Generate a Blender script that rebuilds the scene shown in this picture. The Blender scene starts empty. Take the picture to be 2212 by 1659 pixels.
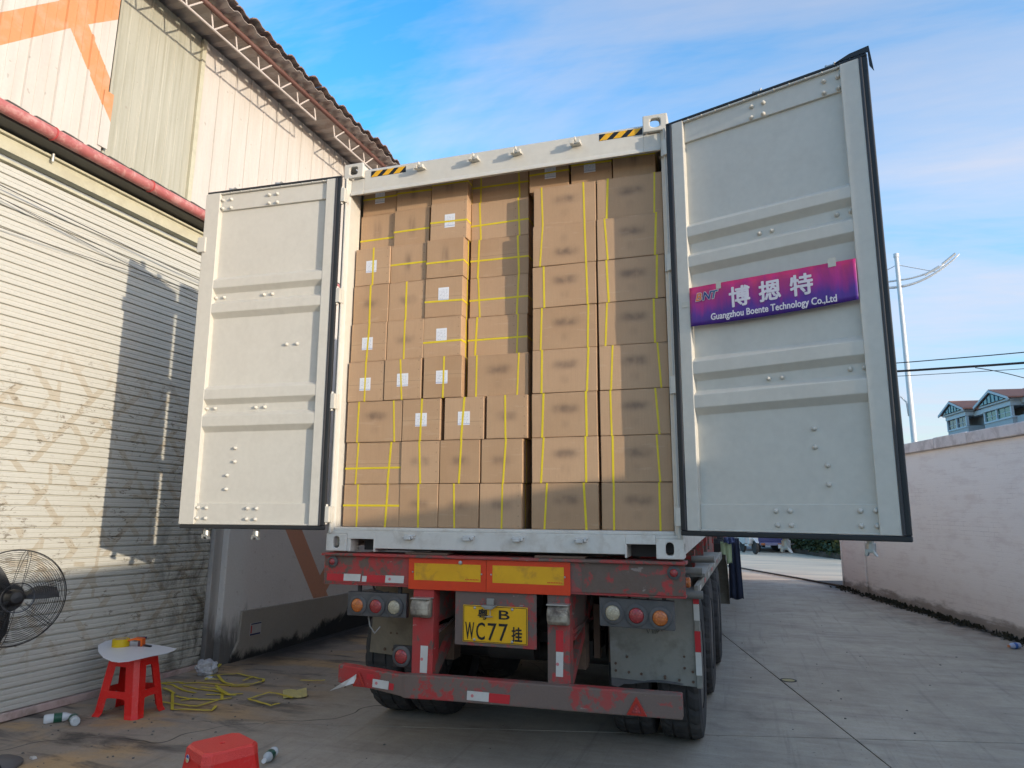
import bpy, bmesh, math, random
from mathutils import Vector, Matrix, Euler
random.seed(7)
R = math.radians
scene = bpy.context.scene
C = scene.collection

# ------------------------------------------------------------------ camera
YAW, PITCH, ROLL = 0.3098, 0.1759, 0.0038
cam_d = bpy.data.cameras.new('camera')
cam_d.sensor_fit = 'HORIZONTAL'; cam_d.sensor_width = 36.0
cam_d.lens = 1500 / 2212 * 36.0
cam_d.clip_start = 0.05; cam_d.clip_end = 2000
cam = bpy.data.objects.new('camera', cam_d); C.objects.link(cam)
_f = Vector((-math.sin(YAW) * math.cos(PITCH), math.cos(YAW) * math.cos(PITCH), math.sin(PITCH)))
_r0 = Vector((math.cos(YAW), math.sin(YAW), 0)); _u0 = _r0.cross(_f)
_r = math.cos(ROLL) * _r0 + math.sin(ROLL) * _u0
_u = -math.sin(ROLL) * _r0 + math.cos(ROLL) * _u0
cam.matrix_world = Matrix(((_r.x, _u.x, -_f.x, 1.5346), (_r.y, _u.y, -_f.y, -4.3446), (_r.z, _u.z, -_f.z, 1.6022), (0, 0, 0, 1)))
scene.camera = cam

# ------------------------------------------------------------------ light
SUN_EL = R(7.7)
SUN_H = Vector((1.0, -0.42, 0)).normalized()           # horizontal direction towards the sun
sun_dir = (SUN_H * math.cos(SUN_EL) + Vector((0, 0, math.sin(SUN_EL))))
sd = bpy.data.lights.new('sun', 'SUN'); sd.energy = 2.0; sd.angle = R(0.55); sd.color = (1.0, 0.87, 0.70)
sun = bpy.data.objects.new('sun', sd); C.objects.link(sun)
sun.rotation_euler = sun_dir.to_track_quat('Z', 'Y').to_euler()
world = bpy.data.worlds.new('World'); scene.world = world; world.use_nodes = True
wt = world.node_tree; wt.nodes.clear()
SKY_STRENGTH = 0.15
scene.view_settings.view_transform = 'Standard'; scene.view_settings.look = 'None'
scene.view_settings.gamma = 1.0; scene.view_settings.use_curve_mapping = False
scene.view_settings.exposure = 0.98
scene.cycles.use_adaptive_sampling = True; scene.cycles.adaptive_threshold = 0.02
scene.cycles.max_bounces = 6; scene.cycles.diffuse_bounces = 4; scene.cycles.glossy_bounces = 3; scene.cycles.transmission_bounces = 6; scene.cycles.transparent_max_bounces = 6

# ------------------------------------------------------------------ node helpers
def nd(nt, t, ins=None, **props):
    n = nt.nodes.new(t)
    for k, v in props.items(): setattr(n, k, v)
    for k, v in (ins or {}).items():
        s = n.inputs[k]
        if isinstance(v, bpy.types.NodeSocket): nt.links.new(v, s)
        elif isinstance(v, bpy.types.Node): nt.links.new(v.outputs[0], s)
        else:
            if isinstance(v, (tuple, list)) and s.type == 'RGBA' and len(v) == 3: v = (*v, 1)
            s.default_value = v
    return n
def ma(nt, op, a, b=0.0, c=None, clamp=False):
    n = nd(nt, 'ShaderNodeMath', {0: a, 1: b}, operation=op, use_clamp=clamp)
    if c is not None:
        if isinstance(c, (bpy.types.NodeSocket,)): nt.links.new(c, n.inputs[2])
        else: n.inputs[2].default_value = c
    return n.outputs[0]
def mix(nt, f, a, b, blend='MIX'):
    n = nd(nt, 'ShaderNodeMix', data_type='RGBA', blend_type=blend)
    for i, v in ((0, f), (6, a), (7, b)):
        if isinstance(v, bpy.types.NodeSocket): nt.links.new(v, n.inputs[i])
        elif i == 0: n.inputs[0].default_value = v
        else: n.inputs[i].default_value = (*v, 1) if len(v) == 3 else v
    return n.outputs[2]
def ramp(nt, f, stops, interp='LINEAR'):
    n = nd(nt, 'ShaderNodeValToRGB', {0: f}); cr = n.color_ramp; cr.interpolation = interp
    while len(cr.elements) < len(stops): cr.elements.new(0.5)
    for e, (p, c) in zip(cr.elements, stops):
        e.position = p
        if not isinstance(c, (tuple, list)): c = (c, c, c)
        e.color = (*c, 1) if len(c) == 3 else c
    return n.outputs[0]
def noise(nt, vec, scale, detail=4, rough=0.55, dist=0.0):
    return nd(nt, 'ShaderNodeTexNoise', {'Vector': vec, 'Scale': scale, 'Detail': detail, 'Roughness': rough, 'Distortion': dist}).outputs[0]
def vmap(nt, vec, loc=(0, 0, 0), rot=(0, 0, 0), sc=(1, 1, 1)):
    return nd(nt, 'ShaderNodeMapping', {'Vector': vec, 'Location': loc, 'Rotation': rot, 'Scale': sc}).outputs[0]
def xyz(nt, vec):
    n = nd(nt, 'ShaderNodeSeparateXYZ', {0: vec}); return n.outputs[0], n.outputs[1], n.outputs[2]
def smooth(nt, v, a, b):
    n = nd(nt, 'ShaderNodeMapRange', {0: v, 1: a, 2: b, 3: 0.0, 4: 1.0}, interpolation_type='SMOOTHSTEP')
    return n.outputs[0]
def new_mat(name):
    m = bpy.data.materials.new(name); m.use_nodes = True
    nt = m.node_tree; nt.nodes.clear()
    out = nt.nodes.new('ShaderNodeOutputMaterial'); p = nt.nodes.new('ShaderNodeBsdfPrincipled')
    nt.links.new(p.outputs[0], out.inputs[0])
    return m, nt, p
def objco(nt, rnd=True):
    v = nd(nt, 'ShaderNodeTexCoord').outputs['Object']
    if not rnd: return v
    r = nd(nt, 'ShaderNodeObjectInfo').outputs['Random']
    r = ma(nt, 'MULTIPLY', r, 37.0)
    return nd(nt, 'ShaderNodeVectorMath', {0: v, 1: r}, operation='ADD').outputs[0]
def wpos(nt): return nd(nt, 'ShaderNodeNewGeometry').outputs['Position']
def setp(nt, p, **k):
    for kk, v in k.items():
        kk = {'base': 'Base Color', 'rough': 'Roughness', 'metal': 'Metallic', 'spec': 'Specular IOR Level', 'normal': 'Normal', 'trans': 'Transmission Weight', 'alpha': 'Alpha', 'ior': 'IOR', 'coat': 'Coat Weight', 'emis': 'Emission Color', 'emstr': 'Emission Strength'}[kk]
        s = p.inputs[kk]
        if isinstance(v, bpy.types.NodeSocket): nt.links.new(v, s)
        else:
            if isinstance(v, (tuple, list)) and len(v) == 3 and s.type == 'RGBA': v = (*v, 1)
            s.default_value = v
def bump(nt, h, strength=0.3, dist=0.01):
    return nd(nt, 'ShaderNodeBump', {'Height': h, 'Strength': strength, 'Distance': dist}).outputs[0]

MATS = {}
def M(name, col, col2=None, rough=0.6, metal=0.0, scale=5.0, amt=0.5, fine=40.0, bmp=0.15, spec=0.4, dirt=None, dirt_amt=0.0, dirt_scale=3.0, coat=0.0):
    """painted / plain surface: two tones by large noise, fine grain, optional dirt patches"""
    if name in MATS: return MATS[name]
    m, nt, p = new_mat(name); v = objco(nt)
    if col2 is None: col2 = tuple(c * 0.78 for c in col)
    n1 = noise(nt, v, scale, 5); n2 = noise(nt, v, fine, 3)
    f = ma(nt, 'MULTIPLY', ramp(nt, n1, [(0.35, 0), (0.7, 1)]), amt)
    c = mix(nt, f, col, col2)
    c = mix(nt, 0.18, c, mix(nt, n2, (0.25, 0.25, 0.25), (1, 1, 1)), 'MULTIPLY')
    ro = ma(nt, 'MULTIPLY_ADD', n2, 0.15, rough - 0.07)
    if dirt:
        dn = noise(nt, v, dirt_scale, 8, 0.65, 0.4)
        df = ma(nt, 'MULTIPLY', ramp(nt, dn, [(0.48, 0), (0.62, 1)]), dirt_amt)
        c = mix(nt, df, c, dirt)
        ro = ma(nt, 'ADD', ro, ma(nt, 'MULTIPLY', df, 0.2), clamp=True)
    setp(nt, p, base=c, rough=ro, metal=metal, spec=spec, coat=coat)
    if bmp: setp(nt, p, normal=bump(nt, n2, bmp, 0.004))
    MATS[name] = m; return m

# ------------------------------------------------------------------ world: clear evening sky with thin clouds
def build_world():
    nt = wt
    out = nd(nt, 'ShaderNodeOutputWorld'); bg = nd(nt, 'ShaderNodeBackground')
    sky = nd(nt, 'ShaderNodeTexSky', sky_type='NISHITA', sun_disc=False)
    sky.sun_elevation = SUN_EL; sky.sun_rotation = math.atan2(SUN_H.x, SUN_H.y)
    sky.altitude = 0; sky.air_density = 1.0; sky.dust_density = 0.6; sky.ozone_density = 2.5
    tc = nd(nt, 'ShaderNodeTexCoord').outputs['Generated']
    x, y, z = xyz(nt, tc)
    zz = ma(nt, 'ADD', ma(nt, 'MAXIMUM', z, 0.0), 0.16)
    px = ma(nt, 'DIVIDE', x, zz); py = ma(nt, 'DIVIDE', y, zz)
    pv = nd(nt, 'ShaderNodeCombineXYZ', {0: px, 1: py, 2: 0.0}).outputs[0]
    a = noise(nt, vmap(nt, pv, (3.1, 0.4, 0), (0, 0, 0.55), (0.55, 1.15, 1)), 1.05, 7, 0.6, 0.5)
    b = noise(nt, vmap(nt, pv, (1.7, 5.2, 0), (0, 0, 0.9), (0.5, 2.2, 1)), 2.6, 6, 0.62, 0.3)
    w = ma(nt, 'ADD', ma(nt, 'MULTIPLY', a, 0.72), ma(nt, 'MULTIPLY', b, 0.34))
    # the cloud bank lies to the east (right), the west is clear
    side = smooth(nt, ma(nt, 'SUBTRACT', ma(nt, 'MULTIPLY', px, 0.9), ma(nt, 'MULTIPLY', py, 0.06)), -1.05, 0.75)
    w = ma(nt, 'ADD', w, ma(nt, 'MULTIPLY_ADD', side, 0.27, -0.135))
    cl = ramp(nt, w, [(0.43, 0.0), (0.56, 0.40), (0.76, 0.80)])
    hs = nd(nt, 'ShaderNodeHueSaturation', {'Hue': 0.5, 'Saturation': 1.28, 'Value': 2.05, 'Color': sky.outputs[0]}).outputs[0]
    hs = mix(nt, 1.0, hs, (1.08, 1.0, 0.96), 'MULTIPLY')
    hz = ma(nt, 'MULTIPLY_ADD', smooth(nt, z, 0.0, 0.42), 0.44, 0.56)
    cc = mix(nt, 1.0, hs, (1, 1, 1), 'MIX')
    cloud = nd(nt, 'ShaderNodeMix', data_type='RGBA', blend_type='ADD')
    # cloud brightness follows the sky behind it
    bw = nd(nt, 'ShaderNodeRGBToBW', {0: sky.outputs[0]}).outputs[0]
    cb = nd(nt, 'ShaderNodeCombineColor', {0: ma(nt, 'MULTIPLY_ADD', bw, 1.28, 1.22), 1: ma(nt, 'MULTIPLY_ADD', bw, 1.27, 1.25), 2: ma(nt, 'MULTIPLY_ADD', bw, 1.30, 1.58)}).outputs[0]
    col = mix(nt, cl, hs, cb)
    col = mix(nt, 1.0, col, nd(nt, 'ShaderNodeCombineColor', {0: hz, 1: hz, 2: ma(nt, 'POWER', hz, 0.85)}).outputs[0], 'MULTIPLY')
    nt.links.new(col, bg.inputs[0]); bg.inputs[1].default_value = SKY_STRENGTH
    nt.links.new(bg.outputs[0], out.inputs[0])
build_world()

# ------------------------------------------------------------------ mesh helpers
class MB:
    def __init__(s): s.v = []; s.f = []; s.mi = []; s.m = 0
    def add(s, vs, fs):
        b = len(s.v); s.v += [tuple(q) for q in vs]
        for f in fs: s.f.append([b + i for i in f]); s.mi.append(s.m)
        return s
    def box(s, x0, x1, y0, y1, z0, z1):
        return s.add([(x0, y0, z0), (x1, y0, z0), (x1, y1, z0), (x0, y1, z0), (x0, y0, z1), (x1, y0, z1), (x1, y1, z1), (x0, y1, z1)],
                     [(0, 3, 2, 1), (4, 5, 6, 7), (0, 1, 5, 4), (1, 2, 6, 5), (2, 3, 7, 6), (3, 0, 4, 7)])
    def hexa(s, p):   # 8 points, bottom loop 4 then top loop 4
        return s.add(p, [(0, 3, 2, 1), (4, 5, 6, 7), (0, 1, 5, 4), (1, 2, 6, 5), (2, 3, 7, 6), (3, 0, 4, 7)])
    def prism(s, poly, a, b, axis='y'):
        """extrude a 2D polygon. axis y: poly=(x,z); axis x: poly=(y,z); axis z: poly=(x,y)"""
        def pt(q, t):
            return {'y': (q[0], t, q[1]), 'x': (t, q[0], q[1]), 'z': (q[0], q[1], t)}[axis]
        n = len(poly)
        vs = [pt(q, a) for q in poly] + [pt(q, b) for q in poly]
        fs = [tuple(range(n)), tuple(range(2 * n - 1, n - 1, -1))] + [(i, (i + 1) % n, n + (i + 1) % n, n + i) for i in range(n)]
        return s.add(vs, fs)
    def sheet(s, prof, a, b, axis='y'):
        """open profile extruded (no caps)"""
        def pt(q, t):
            return {'y': (q[0], t, q[1]), 'x': (t, q[0], q[1]), 'z': (q[0], q[1], t)}[axis]
        n = len(prof)
        return s.add([pt(q, a) for q in prof] + [pt(q, b) for q in prof], [(i, i + 1, n + i + 1, n + i) for i in range(n - 1)])
    def cyl(s, p0, p1, r, n=12, r2=None, caps=True):
        p0 = Vector(p0); p1 = Vector(p1); d = (p1 - p0).normalized()
        a = d.orthogonal().normalized(); b = d.cross(a); r2 = r if r2 is None else r2
        vs = [p0 + (a * math.cos(t) + b * math.sin(t)) * r for t in (2 * math.pi * i / n for i in range(n))]
        vs += [p1 + (a * math.cos(t) + b * math.sin(t)) * r2 for t in (2 * math.pi * i / n for i in range(n))]
        fs = [(i, (i + 1) % n, n + (i + 1) % n, n + i) for i in range(n)]
        if caps: fs += [tuple(range(n - 1, -1, -1)), tuple(range(n, 2 * n))]
        return s.add(vs, fs)
    def tube(s, pts, r, n=6, closed=False):
        pts = [Vector(q) for q in pts]; k = len(pts); vs = []; fs = []
        prev = None
        for i, q in enumerate(pts):
            if closed: t = (pts[(i + 1) % k] - pts[i - 1]).normalized()
            else: t = (pts[min(i + 1, k - 1)] - pts[max(i - 1, 0)]).normalized()
            if prev is None: a = t.orthogonal().normalized()
            else: a = (prev - t * prev.dot(t)).normalized()
            prev = a; b = t.cross(a)
            rr = r[i] if isinstance(r, (list, tuple)) else r
            vs += [q + (a * math.cos(w) + b * math.sin(w)) * rr for w in (2 * math.pi * j / n for j in range(n))]
        for i in range(k if closed else k - 1):
            o = i * n; o2 = ((i + 1) % k) * n
            fs += [(o + j, o + (j + 1) % n, o2 + (j + 1) % n, o2 + j) for j in range(n)]
        if not closed: fs += [tuple(range(n - 1, -1, -1)), tuple(range((k - 1) * n, k * n))]
        return s.add(vs, fs)
    def lathe(s, prof, n=24, origin=(0, 0, 0), axis='z', closed=False):
        """prof: (radius, height)"""
        o = Vector(origin); vs = []; k = len(prof)
        for (r, h) in prof:
            for i in range(n):
                t = 2 * math.pi * i / n; c, q = r * math.cos(t), r * math.sin(t)
                vs.append(o + Vector({'z': (c, q, h), 'x': (h, c, q), 'y': (c, h, q)}[axis]))
        fs = []
        for a in range(k if closed else k - 1):
            b = (a + 1) % k
            for i in range(n):
                j = (i + 1) % n; fs.append((a * n + i, a * n + j, b * n + j, b * n + i))
        if not closed:
            if prof[0][0] > 1e-5: fs.append(tuple(range(n - 1, -1, -1)))
            if prof[-1][0] > 1e-5: fs.append(tuple(range((k - 1) * n, k * n)))
        return s.add(vs, fs)
    def ribbon(s, pts, w, up=(0, 0, 1), th=0.001):
        """flat strip along pts"""
        pts = [Vector(q) for q in pts]; up = Vector(up); vs = []; fs = []
        for i, q in enumerate(pts):
            t = (pts[min(i + 1, len(pts) - 1)] - pts[max(i - 1, 0)]).normalized()
            sd_ = t.cross(up).normalized() * w * 0.5
            vs += [q - sd_, q + sd_, q + sd_ + up * th, q - sd_ + up * th]
        for i in range(len(pts) - 1):
            o = i * 4
            for a, b in ((0, 1), (1, 2), (2, 3), (3, 0)): fs.append((o + a, o + b, o + 4 + b, o + 4 + a))
        fs += [(3, 2, 1, 0), tuple(len(vs) - 4 + i for i in range(4))]
        return s.add(vs, fs)
    def xf(s, mtx, start=0):
        for i in range(start, len(s.v)): s.v[i] = tuple(mtx @ Vector(s.v[i]))
        return s
    def mesh(s, name, mats):
        me = bpy.data.meshes.new(name); me.from_pydata(s.v, [], s.f)
        for m in (mats if isinstance(mats, (list, tuple)) else [mats]): me.materials.append(m)
        me.polygons.foreach_set('material_index', s.mi)
        bm = bmesh.new(); bm.from_mesh(me); bmesh.ops.recalc_face_normals(bm, faces=bm.faces); bm.to_mesh(me); bm.free()
        return me
    def build(s, name, mats, parent=None, smooth=False, bevel=0.0, seg=2, loc=None):
        me = s.mesh(name, mats)
        if smooth: me.polygons.foreach_set('use_smooth', [True] * len(me.polygons))
        o = bpy.data.objects.new(name, me); C.objects.link(o)
        if parent: o.parent = parent
        if loc: o.location = loc
        if smooth == 'auto':
            me.set_sharp_from_angle(angle=R(38))
        if bevel:
            b = o.modifiers.new('bevel', 'BEVEL'); b.width = bevel; b.segments = seg; b.limit_method = 'ANGLE'; b.angle_limit = R(40); b.harden_normals = False
        return o
def obj_from(name, me, parent=None, loc=(0, 0, 0), rot=(0, 0, 0)):
    o = bpy.data.objects.new(name, me); C.objects.link(o); o.location = loc; o.rotation_euler = rot
    if parent: o.parent = parent
    return o
def tag(o, label, cat=None, group=None, kind=None):
    if label: o['label'] = label
    if cat: o['category'] = cat
    if group: o['group'] = group
    if kind: o['kind'] = kind
    return o
def thing(name, label, cat, loc=(0, 0, 0), rot=(0, 0, 0), group=None):
    o = bpy.data.objects.new(name, None); C.objects.link(o); o.empty_display_size = 0.2
    o.location = loc; o.rotation_euler = rot
    return tag(o, label, cat, group)
def struct(o): o['kind'] = 'structure'; return o
def holed(mb, w, h, t, hole, mtx, n=32):
    """plate w x h x t (x,z centred, y 0..t) with a rounded opening hole=(hw,hh,r) half sizes"""
    hw, hh, r = hole; inner = []; outer = []
    for i in range(n):
        a = 2 * math.pi * (i + 0.5) / n; c, q = math.cos(a), math.sin(a)
        k = 1 / max(abs(c) / (w / 2), abs(q) / (h / 2)); outer.append((c * k, q * k))
        cx, cz = hw - r, hh - r
        # rounded rectangle support along angle by sampling superellipse-like corner arcs
        e = max(abs(c) / hw, abs(q) / hh); px, pz = c / e, q / e
        if abs(px) > cx and abs(pz) > cz:
            sx, sz = math.copysign(cx, px), math.copysign(cz, pz); dx, dz = px - sx, pz - sz; L = math.hypot(dx, dz) or 1
            px, pz = sx + dx / L * r, sz + dz / L * r
        inner.append((px, pz))
    # put the rectangle corners in
    for i in range(n):
        pass
    for sx in (-1, 1):
        for sz in (-1, 1):
            j = min(range(n), key=lambda i: (outer[i][0] - sx * w / 2) ** 2 + (outer[i][1] - sz * h / 2) ** 2); outer[j] = (sx * w / 2, sz * h / 2)
    vs = []
    for y in (0, t):
        vs += [(p[0], y, p[1]) for p in outer] + [(p[0], y, p[1]) for p in inner]
    fs = []
    for i in range(n):
        j = (i + 1) % n
        fs += [(i, j, n + j, n + i), (2 * n + i, 3 * n + i, 3 * n + j, 2 * n + j), (i, 2 * n + i, 2 * n + j, j), (n + i, n + j, 3 * n + j, 3 * n + i)]
    st = len(mb.v); mb.add(vs, fs); mb.xf(mtx, st); return mb
def text_mesh(body, size, mat, name, parent, loc, rot, shear=0.0, bold=0.0, align='LEFT', sx=1.0, extrude=0.0006, spacing=1.0, fat=0.0, width=None):
    cu = bpy.data.curves.new('tmp_text', 'FONT'); cu.body = body; cu.size = size; cu.shear = shear; cu.offset = bold
    cu.align_x = align; cu.extrude = extrude; cu.resolution_u = 3; cu.space_character = spacing
    to = bpy.data.objects.new('tmp_text', cu); C.objects.link(to); bpy.context.view_layer.update()
    me = bpy.data.meshes.new_from_object(to.evaluated_get(bpy.context.evaluated_depsgraph_get()))
    bpy.data.objects.remove(to); bpy.data.curves.remove(cu)
    if width:
        xs = [v.co.x for v in me.vertices]; sx = width / (max(xs) - min(xs))
        for v in me.vertices: v.co.x -= min(xs)
    if fat:
        bm = bmesh.new(); bm.from_mesh(me); base = list(bm.verts) + list(bm.edges) + list(bm.faces)
        for k, (dx, dy) in enumerate(((1, 0), (-1, 0), (0, 1), (0, -1), (0.7, 0.7), (-0.7, 0.7), (0.7, -0.7), (-0.7, -0.7))):
            r_ = bmesh.ops.duplicate(bm, geom=base)
            bmesh.ops.translate(bm, vec=(dx * fat / sx, dy * fat, 0.00004 * (k + 1)), verts=[g for g in r_['geom'] if isinstance(g, bmesh.types.BMVert)])
        bm.to_mesh(me); bm.free()
    me.materials.clear(); me.materials.append(mat); me.name = name
    o = bpy.data.objects.new(name, me); C.objects.link(o); o.parent = parent; o.location = loc; o.rotation_euler = rot; o.scale = (sx, 1, 1)
    return o
# ------------------------------------------------------------------ ground
def mat_concrete_ground():
    m, nt, p = new_mat('yard_concrete'); v = wpos(nt); x, y, z = xyz(nt, v)
    n1 = noise(nt, v, 0.45, 6, 0.6); n2 = noise(nt, v, 2.3, 8, 0.65, 0.3); n3 = noise(nt, v, 55, 3); 
    st = noise(nt, vmap(nt, v, rot=(0, 0, 0.35), sc=(0.5, 3.0, 1)), 1.6, 7, 0.65)
    br = noise(nt, vmap(nt, v, rot=(0, 0, -0.5), sc=(1.2, 9.0, 1)), 2.0, 4, 0.6)
    c = mix(nt, ramp(nt, n1, [(0.3, 0), (0.72, 1)]), (0.345, 0.302, 0.240), (0.465, 0.415, 0.335))
    c = mix(nt, ma(nt, 'MULTIPLY', ramp(nt, n2, [(0.42, 0), (0.68, 1)]), 0.45), c, (0.25, 0.21, 0.172))
    c = mix(nt, ma(nt, 'MULTIPLY', ramp(nt, st, [(0.52, 0), (0.66, 1)]), 0.5), c, (0.225, 0.19, 0.158))
    c = mix(nt, ma(nt, 'MULTIPLY', ramp(nt, br, [(0.5, 0), (0.7, 1)]), 0.22), c, (0.52, 0.47, 0.415))
    # brown earth tracked on the concrete beside the warehouse
    left = smooth(nt, ma(nt, 'ADD', x, ma(nt, 'MULTIPLY', n2, 1.6)), 0.2, -2.2)
    c = mix(nt, ma(nt, 'MULTIPLY', left, 0.55), c, (0.26, 0.20, 0.152))
    d1 = noise(nt, vmap(nt, v, rot=(0, 0, 0.45), sc=(0.7, 1.9, 1)), 1.15, 7, 0.6, 0.4)
    och = ma(nt, 'MULTIPLY', ramp(nt, d1, [(0.48, 0), (0.60, 1)]), smooth(nt, x, -1.5, -2.6))
    c = mix(nt, ma(nt, 'MULTIPLY', och, 0.75), c, (0.50, 0.32, 0.15))
    d2 = noise(nt, vmap(nt, v, (3, 1, 0), (0, 0, 0.5), (0.6, 2.4, 1)), 1.5, 8, 0.66, 0.5)
    blk = ma(nt, 'MULTIPLY', ramp(nt, d2, [(0.53, 0), (0.64, 1)]), smooth(nt, x, -1.2, -2.4))
    c = mix(nt, ma(nt, 'MULTIPLY', blk, 0.8), c, (0.055, 0.05, 0.046))
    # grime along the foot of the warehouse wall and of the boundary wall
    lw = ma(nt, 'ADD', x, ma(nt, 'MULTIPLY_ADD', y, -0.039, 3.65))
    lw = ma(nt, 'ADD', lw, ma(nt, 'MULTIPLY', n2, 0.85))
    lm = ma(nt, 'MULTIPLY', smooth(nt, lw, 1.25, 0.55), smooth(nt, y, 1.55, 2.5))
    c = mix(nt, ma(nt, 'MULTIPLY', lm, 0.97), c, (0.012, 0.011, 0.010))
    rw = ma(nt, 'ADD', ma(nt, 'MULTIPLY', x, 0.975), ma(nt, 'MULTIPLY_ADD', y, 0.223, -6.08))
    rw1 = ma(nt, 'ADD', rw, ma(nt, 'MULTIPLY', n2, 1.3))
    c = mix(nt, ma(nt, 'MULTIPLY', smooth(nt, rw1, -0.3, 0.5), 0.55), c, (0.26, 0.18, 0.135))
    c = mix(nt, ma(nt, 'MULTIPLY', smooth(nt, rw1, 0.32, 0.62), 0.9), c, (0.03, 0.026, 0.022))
    # hairline cracks, tyre scuffs
    vo = nd(nt, 'ShaderNodeTexVoronoi', {'Vector': nd(nt, 'ShaderNodeVectorMath', {0: v, 1: nd(nt, 'ShaderNodeTexNoise', {'Vector': v, 'Scale': 1.2}).outputs[1]}, operation='ADD').outputs[0], 'Scale': 0.26}, feature='DISTANCE_TO_EDGE').outputs[0]
    ck = ma(nt, 'MULTIPLY', smooth(nt, vo, 0.0028, 0.0008), smooth(nt, x, 0.5, -1.5))
    c = mix(nt, ma(nt, 'MULTIPLY', ck, 0.8), c, (0.03, 0.027, 0.025))
    oil = noise(nt, vmap(nt, v, (9, 4, 0)), 0.9, 6, 0.6, 0.8); c = mix(nt, ma(nt, 'MULTIPLY', ramp(nt, oil, [(0.60, 0), (0.70, 1)]), 0.45), c, (0.12, 0.105, 0.092))
    trk = noise(nt, vmap(nt, v, (0, 2, 0), (0, 0, 0.24), (7.0, 0.22, 1)), 2.2, 5, 0.65); c = mix(nt, ma(nt, 'MULTIPLY', ramp(nt, trk, [(0.56, 0), (0.68, 1)]), 0.30), c, (0.15, 0.13, 0.115))
    scr = noise(nt, vmap(nt, v, (4, 2, 0), (0, 0, 0.9), (60.0, 1.2, 1)), 1.4, 3, 0.5); c = mix(nt, ma(nt, 'MULTIPLY', ramp(nt, scr, [(0.66, 0), (0.70, 1)]), 0.22), c, (0.50, 0.46, 0.41))
    gp_ = noise(nt, v, 8.0, 6, 0.75); c = mix(nt, 0.5, c, mix(nt, gp_, (0.55, 0.55, 0.55), (1.4, 1.4, 1.4)), 'MULTIPLY')
    spk = noise(nt, v, 26, 2, 0.5); c = mix(nt, ma(nt, 'MULTIPLY', ramp(nt, spk, [(0.7, 0), (0.76, 1)]), 0.5), c, (0.07, 0.06, 0.055))
    c = mix(nt, 0.35, c, mix(nt, n3, (0.45, 0.45, 0.45), (1.25, 1.25, 1.25)), 'MULTIPLY')
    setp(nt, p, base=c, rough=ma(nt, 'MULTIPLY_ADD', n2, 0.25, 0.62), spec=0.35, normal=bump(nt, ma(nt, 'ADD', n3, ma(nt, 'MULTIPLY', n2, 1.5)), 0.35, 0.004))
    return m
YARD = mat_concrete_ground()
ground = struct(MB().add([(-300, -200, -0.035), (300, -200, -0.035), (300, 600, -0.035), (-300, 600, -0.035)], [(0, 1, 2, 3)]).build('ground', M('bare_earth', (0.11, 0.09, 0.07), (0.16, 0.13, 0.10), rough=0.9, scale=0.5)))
# slabs of the yard, laid square to the boundary wall
SU = Vector((0.972, 0.235, 0)).normalized(); SV = Vector((-SU.y, SU.x, 0))
us = [-11.6, -4.55, 2.515, 9.6]; vs_ = [-15.0, -6.8, 0.85, 8.52, 12.15]
for i in range(len(us) - 1):
    for j in range(len(vs_) - 1):
        g = 0.0065; poly = [(us[i] + g, vs_[j] + g), (us[i + 1] - g, vs_[j] + g), (us[i + 1] - g, vs_[j + 1] - g), (us[i] + g, vs_[j + 1] - g)]
        pts = [SU * a + SV * b for a, b in poly]
        MB().prism([(q.x, q.y) for q in pts], -0.03, 0.0, 'z').build('concrete_slab', YARD, ground)
# street beyond the yard; its pale warm colour stands in for strong sunlight
rm, rnt, rp = new_mat('sunlit_street_concrete'); v_ = wpos(rnt)
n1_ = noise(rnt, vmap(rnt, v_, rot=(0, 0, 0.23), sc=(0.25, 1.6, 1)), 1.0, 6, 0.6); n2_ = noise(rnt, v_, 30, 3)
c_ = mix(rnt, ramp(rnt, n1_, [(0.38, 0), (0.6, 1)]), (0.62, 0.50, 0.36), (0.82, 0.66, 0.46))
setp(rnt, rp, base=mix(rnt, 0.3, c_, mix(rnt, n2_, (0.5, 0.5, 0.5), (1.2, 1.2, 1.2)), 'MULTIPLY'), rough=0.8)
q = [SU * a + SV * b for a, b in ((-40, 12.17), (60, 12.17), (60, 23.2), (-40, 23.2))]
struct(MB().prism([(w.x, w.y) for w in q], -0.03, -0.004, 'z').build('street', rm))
q = [SU * a + SV * b for a, b in ((-40, 23.2), (60, 23.2), (60, 25.6), (-40, 25.6))]
struct(MB().prism([(w.x, w.y) for w in q], -0.03, 0.09, 'z').build('pavement', M('pavement', (0.20, 0.19, 0.18), (0.28, 0.26, 0.25), rough=0.85, scale=1.2), bevel=0.02))
hose_pts = [(1.2, 16.5), (1.55, 15.86), (2.1, 14.75), (2.7, 13.6), (3.2, 12.6), (3.56, 11.95), (3.8, 11.5)]
tag(MB().tube([(a, b, 0.022) for a, b in hose_pts], 0.022, 6).build('rubber_hose', M('hose_rubber', (0.09, 0.075, 0.06), rough=0.7), smooth=True), 'thin dark hose lying across the sunlit concrete beyond the trailer', 'hose')

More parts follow.
